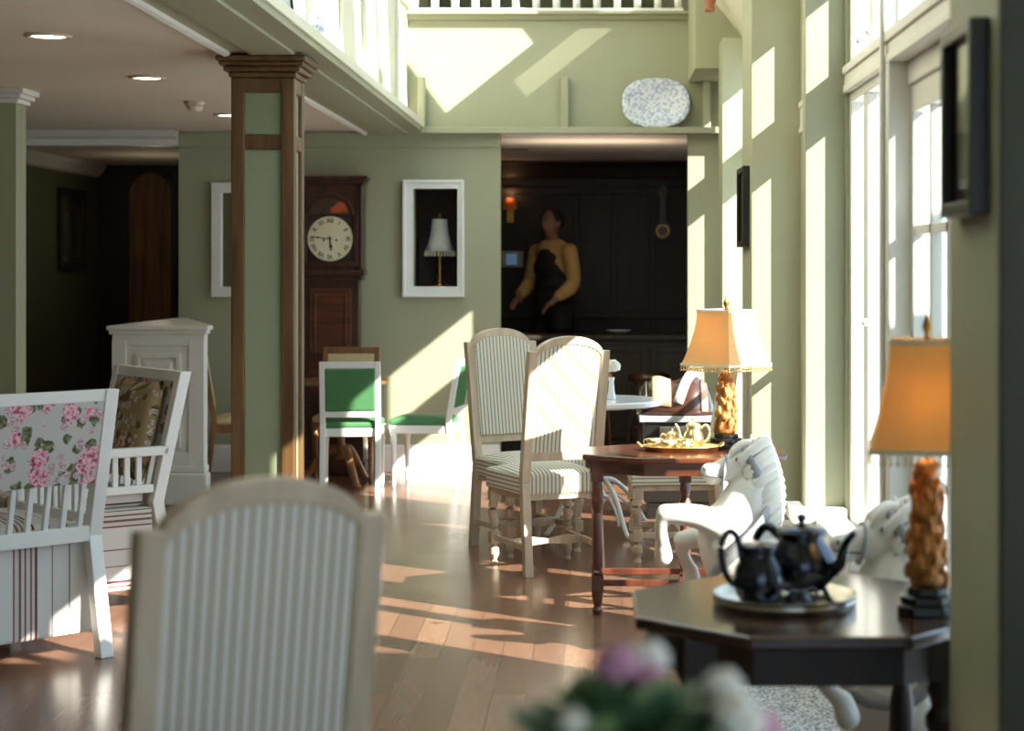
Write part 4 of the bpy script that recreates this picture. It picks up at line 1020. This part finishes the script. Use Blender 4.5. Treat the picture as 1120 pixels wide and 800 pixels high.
# ================================================================== LONGCASE CLOCK
t = thing('longcase_clock', 'tall dark longcase clock with round cream dial against the back wall', 'clock', (-1.9, 13.19, 0))
D0, D1 = -.09, .1
b = bm_(); box(b, -.24, .24, D0, D1, .1, .5); box(b, -.255, .255, D0 - .015, D1, 0, .1); box(b, -.25, .25, D0 - .01, D1, .48, .51); obj('base', b, 'clock_wood', t, bevel=.006)
b = bm_(); box(b, -.2, .2, D0 + .03, D1, .51, 1.4); obj('trunk', b, 'clock_wood', t, bevel=.004)
b = bm_(); box(b, -.15, .15, D0 + .012, D0 + .03, .58, 1.34); ring_prism(b, [(-.12, .62), (.12, .62), (.12, 1.3), (-.12, 1.3)], [(-.1, .64), (.1, .64), (.1, 1.28), (-.1, 1.28)], 'y', D0 + .004, D0 + .012); obj('trunk_door', b, 'mahogany', t, bevel=.004)
b = bm_(); box(b, -.225, .225, D0 + .01, D1, 1.4, 1.43); box(b, -.245, .245, D0 - .01, D1, 1.43, 1.47); box(b, -.235, .235, D0 + .02, D1, 1.47, 2.08)
for k, (z0, z1) in enumerate(((2.08, 2.1), (2.1, 2.12), (2.12, 2.145))): box(b, -.24 - .014 * k, .24 + .014 * k, D0 - .014 * k, D1, z0, z1)
obj('hood', b, 'clock_wood', t, bevel=.005)
b = bm_()
poly = [(-.2, 1.5), (.2, 1.5), (.2, 1.87)] + arc(0, 1.87, .17, .15, 0, PI, 16) + [(-.2, 1.87)]
inn = [(-.17, 1.53), (.17, 1.53), (.17, 1.87)] + arc(0, 1.87, .145, .125, 0, PI, 16) + [(-.17, 1.87)]
ring_prism(b, poly, inn, 'y', D0 - .005, D0 + .02); obj('hood_door', b, 'clock_wood', t, bevel=.003)
b = bm_(); prism(b, inn, 'y', D0 + .012, D0 + .0198); ob = obj('dial_plate', b, 'niche', t)
b = bm_(); prism(b, [(-.14, 1.875), (.14, 1.875)] + arc(0, 1.875, .138, .115, 0, PI, 16)[1:-1], 'y', D0 + .008, D0 + .0125); obj('arch_painting', b, mat('dark_painted_scene', (70, 48, 26), .6, var=.6, scale=22), ob)
b = bm_(); prism(b, [(.0, 1.878), (.128, 1.878), (.122, 1.92), (.095, 1.955), (.06, 1.962), (.03, 1.93), (.005, 1.915)], 'y', D0 + .0065, D0 + .0085); obj('painted_cottage', b, 'orange_paint', ob)
b = bm_(); prism(b, arc(0, 1.695, .162, .162, 0, 2 * PI, 48)[:-1], 'y', D0 + .006, D0 + .012); dl = obj('dial', b, 'dial', t)
b = bm_()
for k in range(60):
    a = k * PI / 30; r0, r1 = .152, .157
    w = .0022 if k % 5 == 0 else .001
    d = Vector((math.sin(a), 0, math.cos(a))); p = Vector((0, D0 + .0045, 1.695)); bar(b, p + d * r0, p + d * r1, w * 2, .002, up=Vector((0, 1, 0)))
obj('minute_track', b, 'black', dl)
def text_mesh(s, size):
    c = bpy.data.curves.new('numeral', 'FONT'); c.body = s; c.size = size; c.align_x = 'CENTER'; c.align_y = 'CENTER'; c.extrude = .0008; c.offset = .0007
    o = bpy.data.objects.new('numeral_source', c); COL.objects.link(o); bpy.context.view_layer.update()
    me = bpy.data.meshes.new_from_object(o.evaluated_get(bpy.context.evaluated_depsgraph_get())); bpy.data.objects.remove(o); bpy.data.curves.remove(c); return me
for k, s in enumerate(('XII', 'I', 'II', 'III', 'IV', 'V', 'VI', 'VII', 'VIII', 'IX', 'X', 'XI')):
    b = bm_(); a = k * PI / 6; me = text_mesh(s, .042)
    me.transform(Matrix.Translation((.128 * math.sin(a), D0 + .0045, 1.695 + .128 * math.cos(a))) @ Matrix.Rotation(a, 4, 'Y') @ Matrix.Rotation(PI / 2, 4, 'X')); b.from_mesh(me); bpy.data.meshes.remove(me)
    obj('numeral', b, 'black', dl, uv=False)
for ang, L, w in ((46 * 6, .135, .006), (174, .085, .009)):
    a = rad(ang); d = Vector((math.sin(a), 0, math.cos(a))); p = Vector((0, D0 + .001, 1.695)); b = bm_(); bar(b, p - d * .02, p + d * L, w, .002, up=Vector((0, 1, 0))); q = p + d * L * .65
    ball(b, q, (w * 1.3, .0015, w * 1.3), 8); obj('hand', b, 'black', dl)
b = bm_()
for x in (-.045, .045): lathe(b, [(.008, 0), (.008, .002), (0, .002)], 0, 0, 12); 
bmesh.ops.delete(b, geom=b.verts[:], context='VERTS')
for x in (-.045, .045): prism(b, arc(x, 1.685, .008, .008, 0, 2 * PI, 14)[:-1], 'y', D0 + .003, D0 + .0062)
obj('winding_hole', b, 'black', dl)
for s in (-1, 1):
    b = bm_(); lathe(b, [(.018, 1.47), (.014, 1.5), (.014, 2.05), (.018, 2.08)], s * .225, D0 + .0, 12); obj('hood_pillar', b, 'clock_wood', t, smooth=True)

# ================================================================== PICTURES AND WALL THINGS
def frame_y(name, label, cat, x0, x1, z0, z1, y, w, m, inner, mats=None, depth=.03):
    """picture on a wall facing the camera"""
    t = thing(name, label, cat, ((x0 + x1) / 2, y, (z0 + z1) / 2)); hx, hz = (x1 - x0) / 2, (z1 - z0) / 2
    b = bm_(); O = [(-hx, -hz), (hx, -hz), (hx, hz), (-hx, hz)]; I = [(-hx + w, -hz + w), (hx - w, -hz + w), (hx - w, hz - w), (-hx + w, hz - w)]
    ring_prism(b, O, I, 'y', -depth, -.002); obj('frame', b, m, t, bevel=.006)
    b = bm_(); box(b, -hx + w, hx - w, -.012, -.006, -hz + w, hz - w); obj('glass', b, inner, t)
    return t
frame_y('wall_mirror', 'white framed mirror on the back wall, half hidden behind the column', 'mirror', -2.786, -2.34, 1.274, 2.105, 13.3, .075, 'white', 'mirror', depth=.045)
def frame_x(name, label, y0, y1, z0, z1, xw, side, w, m, inner, depth=.035):
    """picture on a wall that runs away from the camera; side = +1 looks towards +x"""
    t = thing(name, label, 'picture', (xw, (y0 + y1) / 2, (z0 + z1) / 2)); hy, hz = (y1 - y0) / 2, (z1 - z0) / 2
    O = [(-hy, -hz), (hy, -hz), (hy, hz), (-hy, hz)]; I = [(-hy + w, -hz + w), (hy - w, -hz + w), (hy - w, hz - w), (-hy + w, hz - w)]
    a, c = sorted((0, side * depth)); b = bm_(); ring_prism(b, O, I, 'x', a, c); obj('frame', b, m, t, bevel=.004)
    a, c = sorted((side * .004, side * .012)); b = bm_(); box(b, a, c, -hy + w, hy - w, -hz + w, hz - w); obj('print', b, inner, t)
    a, c = sorted((side * .02, side * .023)); b = bm_(); box(b, a, c, -hy + w, hy - w, -hz + w, hz - w); obj('glass', b, 'glass_clear', t)
frame_x('framed_picture', 'black framed picture on the dark wall at far left', 15.28, 16.04, 1.46, 2.16, -4.5, 1, .07, 'black_frame', 'picture_dark')
frame_x('framed_picture', 'black framed picture seen edge-on, beyond the far lamp, on the middle pier', 9.47, 9.9, 1.6, 2.02, .80, -1, .03, 'black_frame', 'picture_dark')
frame_x('framed_picture', 'black framed picture with shiny glass at the right edge, over the foreground lamp', 3.59, 3.9, 1.6, 1.99, .775, -1, .03, 'black_frame', 'picture_dark', .04)
# picture and jug on the high ledge
t = thing('framed_picture', 'black edged picture leaning on the high ledge at the top left', 'picture', (-1.3, 7.5, 2.546))
b = bm_(); ring_prism(b, [(-.3, 0), (.3, 0), (.3, .5), (-.3, .5)], [(-.275, .025), (.275, .025), (.275, .475), (-.275, .475)], 'x', 0, .02); o1 = obj('frame', b, 'black_frame', t, bevel=.003)
b = bm_(); box(b, .004, .01, -.275, .275, .025, .475); o2 = obj('print', b, 'marble', t)
t.rotation_euler = (0, rad(-5), 0)
t = thing('jug', 'small blue and white china jug standing on the high ledge over the column', 'jug', (-1.303, 8.5, 2.546), rad(-70))
b = bm_(); lathe(b, [(0, 0), (.028, 0), (.03, .006), (.022, .014), (.045, .05), (.046, .07), (.03, .095), (.026, .108), (.036, .125), (.033, .125), (.022, .108), (0, .1)], seg=22); obj('body', b, 'china', t, smooth=True)
b = bm_(); tube(b, smooth_path([(.03, 0, .118), (.06, 0, .118), (.066, 0, .085), (.044, 0, .06)], 5), .005, 8); obj('handle', b, 'china', t, smooth=True)
# platter on the plate rail
t = thing('platter', 'large oval blue and white platter standing on the plate rail high on the back wall', 'platter', (.439, 13.225, 2.494))
b = bm_(); n = 56; rings = []
def scallop(a, k): 
    c, s = math.cos(a), math.sin(a); e = 2.5; r = (abs(c) ** e + abs(s) ** e) ** (-1 / e); return r * k * (1 + .012 * math.cos(a * 20))
for k, y in ((1.0, -.028), (.985, -.032), (.78, -.012), (.74, -.006), (0, -.006)):
    rings.append([b.verts.new((.244 * scallop(2 * PI * i / n, k) * math.cos(2 * PI * i / n), y, .185 + .183 * scallop(2 * PI * i / n, k) * math.sin(2 * PI * i / n))) for i in range(n)] if k else [b.verts.new((0, y, .185))])
back = [b.verts.new((.244 * scallop(2 * PI * i / n, .72) * math.cos(2 * PI * i / n), .004, .185 + .183 * scallop(2 * PI * i / n, .72) * math.sin(2 * PI * i / n))) for i in range(n)]
for A, B_ in zip(rings, rings[1:]):
    for i in range(n):
        j = (i + 1) % n
        b.faces.new((A[i], A[j], B_[j], B_[i]) if len(B_) > 1 else (A[i], A[j], B_[0]))
for i in range(n): b.faces.new((rings[0][(i + 1) % n], rings[0][i], back[i], back[(i + 1) % n]))
b.faces.new(back)
obj('dish', b, 'china', t, smooth=True); t.rotation_euler = (rad(-9), 0, 0)
# ornament on the boxed beam
t = thing('wall_ornament', 'small orange-brown ornament hanging on the boxed beam at the top', 'ornament', (.752, 12.05, 3.17))
b = bm_(); lathe(b, [(0, 0), (.03, 0), (.038, .02), (.03, .04), (.042, .07), (.042, .2), (0, .22)], 0, -.043, 16); obj('body', b, 'terracotta', t, smooth=True)
b = bm_(); box(b, -.008, .008, -.01, 0, .1, .26); obj('hanger', b, 'brass', t)
# lamp in the inner window
t = thing('table_lamp', 'small brass lamp with white bell shade standing inside the white framed inner window', 'lamp', (-1.152, 13.55, 1.347))
b = bm_(); lathe(b, [(0, 0), (.06, 0), (.06, .012), (.03, .03), (.018, .05), (.026, .075), (.014, .1), (.02, .15), (.012, .2), (.018, .235), (.012, .26), (.01, .5), (.012, .51), (.004, .54), (0, .55)], seg=18); obj('stem', b, 'brass', t, smooth=True)
b = bm_()
lathe(b, [(.112, .262), (.085, .32), (.066, .4), (.056, .5), (.052, .5), (.062, .4), (.081, .32), (.108, .262)], seg=28); s_ = obj('lamp_shade', b, 'petal_white', t, smooth=True)
b = bm_()
for k in range(28):
    a = 2 * PI * k / 28; tube(b, [(.11 * math.cos(a), .11 * math.sin(a), .264), (.112 * math.cos(a), .112 * math.sin(a), .225)], .005, 6)
obj('fringe', b, 'shade_top', s_)
# arched dark door at the corridor's end
b = bm_(); P = [(-4.2, 0), (-3.82, 0), (-3.82, 2.14)] + arc(-4.01, 2.14, .19, .2, 0, PI, 14)[1:] ; prism(b, P, 'y', 16.47, 16.5); dd = struct('door_2', b, 'walnut', bevel=.004)
b = bm_(); Q = [(-4.25, 0), (-3.77, 0), (-3.77, 2.14)] + arc(-4.01, 2.14, .24, .25, 0, PI, 14)[1:]; ring_prism(b, Q, P, 'y', 16.45, 16.5); obj('door_frame', b, 'bar_wood', dd)
b = bm_(); ball(b, (-3.86, 16.45, 1.0), .022, 10); obj('door_knob', b, 'brass', dd, smooth=True)

# ================================================================== THE BAR
t = thing('bar_counter', 'dark wooden bar counter in the unlit room behind the doorway', 'counter', (.1, 15.0, 0))
b = bm_(); box(b, -.9, .75, -.22, .22, 0, .9); obj('body', b, 'bar_wood', t)
b = bm_(); box(b, -.95, .8, -.27, .27, .9, .94); obj('top', b, 'bar_wood', t, bevel=.01)
for k in range(4):
    b = bm_(); x = -.85 + k * .4; ring_prism(b, [(x, .1), (x + .36, .1), (x + .36, .84), (x, .84)], [(x + .04, .14), (x + .32, .14), (x + .32, .8), (x + .04, .8)], 'y', -.235, -.22); obj('front_panel', b, 'bar_wood', t, bevel=.004)
t = thing('bowl', 'pale shallow bowl on the dark bar counter', 'bowl', (.19, 14.95, .94)); b = bm_(); lathe(b, [(0, .004), (.04, .004), (.042, 0), (.1, .03), (.105, .034), (.1, .036), (.04, .01), (0, .01)], seg=28); obj('dish', b, 'marble', t, smooth=True)
t = thing('air_vent', 'thin slotted air vent in the ceiling just inside the bar doorway', 'vent', (-.67, 15.0, 2.462))
b = bm_(); ring_prism(b, [(-.12, -.06), (.12, -.06), (.12, .06), (-.12, .06)], [(-.11, -.05), (.11, -.05), (.11, .05), (-.11, .05)], 'z', -.012, 0); obj('frame', b, 'vent', t)
for k in range(4):
    b = bm_(); box(b, -.11, .11, -.044 + .025 * k, -.03 + .025 * k, -.01, -.002); obj('slat', b, 'vent', t)
t = thing('wall_screen', 'small lit bluish screen on the dark wall at the left of the doorway', 'screen', (-.76, 16.8, 1.56))
b = bm_(); box(b, -.1, .1, -.04, -.002, -.075, .075); obj('case', b, 'plastic', t, bevel=.006)
b = bm_(); box(b, -.055, .04, -.044, -.0395, -.05, .05); obj('display', b, 'screen', t)
t = thing('barometer', 'dark banjo barometer with brass ring on the far wall of the bar', 'barometer', (.618, 16.78, 1.82))
b = bm_(); prism(b, arc(0, 0, .085, .085, rad(115), rad(425), 20) + [(.035, .1), (.03, .3), (.06, .36), (0, .45), (-.06, .36), (-.03, .3), (-.035, .1)], 'y', -.035, -.002)
obj('case', b, 'clock_wood', t, bevel=.005)
b = bm_(); ring_prism(b, arc(0, 0, .06, .06, 0, 2 * PI, 28)[:-1], arc(0, 0, .046, .046, 0, 2 * PI, 28)[:-1], 'y', -.05, -.035); obj('bezel', b, 'brass', t)
b = bm_(); prism(b, arc(0, 0, .046, .046, 0, 2 * PI, 28)[:-1], 'y', -.04, -.034); obj('dial', b, 'clock_wood', t)
t = thing('wall_sconce', 'dim amber wall lamp in the dark bar, high at the left of the doorway', 'lamp', (-.78, 16.8, 1.98))
b = bm_(); box(b, -.03, .03, -.02, 0, -.08, .06); tube(b, [(0, -.015, 0), (0, -.06, 0), (0, -.06, .04)], .006, 8); obj('bracket', b, 'brass', t)
b = bm_(); lathe(b, [(.07, .04), (.045, .14), (.042, .14), (.066, .04)], 0, -.06, 20); obj('lamp_shade', b, mat('amber_shade_lit', (180, 92, 34), .8, emit=(200, 96, 30), emit_s=.07), t, smooth=True)
def stool(label, loc):
    t = thing('bar_stool', label, 'stool', loc, 0, 'dark bar stools')
    b = bm_(); lathe(b, [(0, .6), (.16, .6), (.17, .63), (.15, .66), (0, .67)], seg=24); obj('seat', b, 'leather', t, smooth=True)
    for k in range(4):
        a = k * PI / 2 + PI / 4; b = bm_(); bar(b, (.19 * math.cos(a), .19 * math.sin(a), 0), (.12 * math.cos(a), .12 * math.sin(a), .61), .03, .03); obj('leg', b, 'clock_wood', t, bevel=.003)
    for k in range(4):
        a = k * PI / 2 + PI / 4; a2 = a + PI / 2; b = bm_(); bar(b, (.165 * math.cos(a), .165 * math.sin(a), .22), (.165 * math.cos(a2), .165 * math.sin(a2), .22), .02, .02); obj('stretcher', b, 'clock_wood', t)
    return t
st = stool('dark bar stool before the bar counter, nearer the middle of the doorway', (-.02, 14.35, 0)); dup(st, (.42, 14.35, 0), .3, 'dark bar stool before the bar counter, nearer the right side of the doorway', 'dark bar stools')

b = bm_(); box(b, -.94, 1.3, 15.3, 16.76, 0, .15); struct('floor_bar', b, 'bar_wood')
# the person behind the bar: one continuous body, clothes over it
t = thing('person', 'person in tan shirt and dark waistcoat standing in the dark bar, arm lowered', 'person', (-.36, 15.62, .15), rad(135))
def limb(bm, pts, r, n=5, seg=12):
    tube(bm, smooth_path(pts, n), lerp_list(r, n), seg); ball(bm, pts[0], r[0], 10); ball(bm, pts[-1], r[-1], 10)
b = bm_()
def torso(bm, g=0):
    for z, rx, ry in ((.98, .165, .115), (1.08, .15, .105), (1.2, .16, .11), (1.34, .19, .115), (1.46, .185, .095)): ball(bm, (0, 0, z), (rx + g, ry + g, .13), 16)
torso(b); limb(b, [(0, 0, 1.5), (0, .01, 1.6)], [.062, .055])
ball(b, (0, .015, 1.72), (.075, .095, .115), 18); ball(b, (0, .03, 1.655), (.055, .07, .055), 12)
ball(b, (0, .115, 1.705), (.013, .018, .022), 8)
for s in (-1, 1):
    ball(b, (s * .076, .0, 1.71), (.012, .02, .032), 8); ball(b, (s * .03, .098, 1.735), (.016, .012, .01), 8)
    limb(b, [(s * .09, 0, .95), (s * .1, .015, .52), (s * .1, -.01, .1)], [.095, .06, .042]); limb(b, [(s * .1, -.02, .05), (s * .11, .13, .035)], [.045, .035])
ball(b, (0, .102, 1.668), (.024, .012, .008), 8)
ARM = {-1: [(-.2, 0, 1.47), (-.27, .02, 1.2), (-.22, .2, 1.06)], 1: [(.2, 0, 1.47), (.27, .03, 1.2), (.2, .22, 1.08)]}
for s in (-1, 1):
    p = ARM[s]; limb(b, p, [.058, .043, .03]); w = Vector(p[2]); d = (w - Vector(p[1])).normalized()
    pc = w + d * .05; ball(b, pc, (.04, .045, .022), 12)
    side = d.cross(Vector((0, 0, 1))).normalized()
    for k in range(4):
        f0 = pc + d * .035 + side * (-.027 + .018 * k); L = (.062, .072, .066, .052)[k]
        limb(b, [f0, f0 + d * L * .5 - Vector((0, 0, .006)), f0 + d * L * .85 - Vector((0, 0, .03))], [.0095, .0085, .007], 3, 8)
    th = pc - d * .02 - side * s * .036; limb(b, [th, th - side * s * .022 + d * .025, th - side * s * .022 + d * .055 - Vector((0, 0, .01))], [.012, .0105, .008], 3, 8)
obj('body', b, 'skin', t, remesh=.0085, uv=False)
b = bm_(); torso(b, .012)
for s in (-1, 1):
    p = [Vector(q) for q in ARM[s]]; e = p[1].lerp(p[2], .72); limb(b, [p[0], p[1], e], [.075, .06, .052])
    for k in range(4): q = p[1].lerp(p[2], .2 + .16 * k); ball(b, q, .06 - .003 * k, 10)
obj('shirt', b, 'tan_shirt', t, remesh=.012, uv=False)
b = bm_()
for z, rx, ry in ((.98, .165, .115), (1.08, .155, .108), (1.2, .165, .112), (1.33, .172, .116), (1.42, .135, .105)): ball(b, (0, 0, z), (rx + .022, ry + .022, .13), 16)
obj('waistcoat', b, 'dark_cloth', t, remesh=.012, uv=False)
b = bm_()
for s in (-1, 1): limb(b, [(s * .09, 0, .95), (s * .1, .015, .52), (s * .1, -.01, .09)], [.11, .08, .07])
ball(b, (0, 0, .96), (.18, .13, .1), 14); obj('trousers', b, 'dark_cloth', t, remesh=.014, uv=False)
b = bm_(); ball(b, (0, -.012, 1.745), (.084, .098, .105), 16)
for v in list(b.verts):
    if v.co.y > .06 and v.co.z < 1.79: b.verts.remove(v)
obj('hair', b, 'hair', t, smooth=True)
b = bm_()
for s in (-1, 1): limb(b, [(s * .1, -.03, .045), (s * .112, .15, .035)], [.052, .042])
obj('shoe', b, 'black', t, remesh=.01, uv=False)

# ================================================================== LIGHT AND CAMERA
S = Vector((.80, -.60, .64)).normalized()
sun = bpy.data.lights.new('sun', 'SUN'); sun.energy = 19; sun.angle = rad(.55); sun.color = (1, .95, .86)
so = bpy.data.objects.new('sun', sun); COL.objects.link(so); so.rotation_euler = S.to_track_quat('Z', 'Y').to_euler(); so.location = (20, -15, 16)
w = bpy.data.worlds.new('sky'); SC.world = w; w.use_nodes = True
bg = w.node_tree.nodes['Background']; bg.inputs[0].default_value = (.53, .75, 1.0, 1); bg.inputs[1].default_value = 3.2
def point(name, loc, e, col, r=.03):
    l = bpy.data.lights.new(name, 'POINT'); l.energy = e; l.color = col; l.shadow_soft_size = r; o = bpy.data.objects.new(name, l); COL.objects.link(o); o.location = loc
point('bar_lamp', (-.78, 16.68, 2.16), .5, (1, .55, .25)); 
point('corridor_fill', (-3.6, 15.0, 1.9), 2.0, (1, .84, .6), .06)  # added fill light without a fitting, lifts the dark corridor walls
al = bpy.data.lights.new('bar_ceiling_fill', 'AREA'); al.energy = 3.6; al.size = 1.1; al.shape = 'RECTANGLE'; al.size_y = .25; al.color = (1, .84, .66)
ao = bpy.data.objects.new('bar_ceiling_fill', al); COL.objects.link(ao); ao.location = (0, 14.1, 2.1); ao.rotation_euler = (PI, 0, 0)  # added fill aimed upward, stands in for floor bounce on the bar ceiling
point('corner_lamp_bulb', (.775, 4.27, .69 + .47), 2.2, (1, .68, .34), .025)
point('tea_table_lamp_bulb', (.585, 8.17, .69 + .47), 2.0, (1, .68, .34), .025)
cam = bpy.data.cameras.new('camera'); co = bpy.data.objects.new('camera', cam); COL.objects.link(co)
co.location = (0, 0, 1.5); co.rotation_euler = (PI / 2, 0, 0)
cam.sensor_width = 36; cam.lens = F / 1120 * 36
cam.shift_x = -(651 - 560) / 1120; cam.shift_y = -(400 - 291) / 1120
cam.clip_start = .05; cam.clip_end = 200
cam.dof.use_dof = True; cam.dof.focus_distance = 8.4; cam.dof.aperture_fstop = 2.8
SC.camera = co
SC.view_settings.view_transform = 'Standard'; SC.view_settings.look = 'None'; SC.view_settings.gamma = 1; SC.view_settings.exposure = .28; SC.view_settings.use_curve_mapping = False
SC.cycles.max_bounces = 10; SC.cycles.diffuse_bounces = 6; SC.cycles.transparent_max_bounces = 12
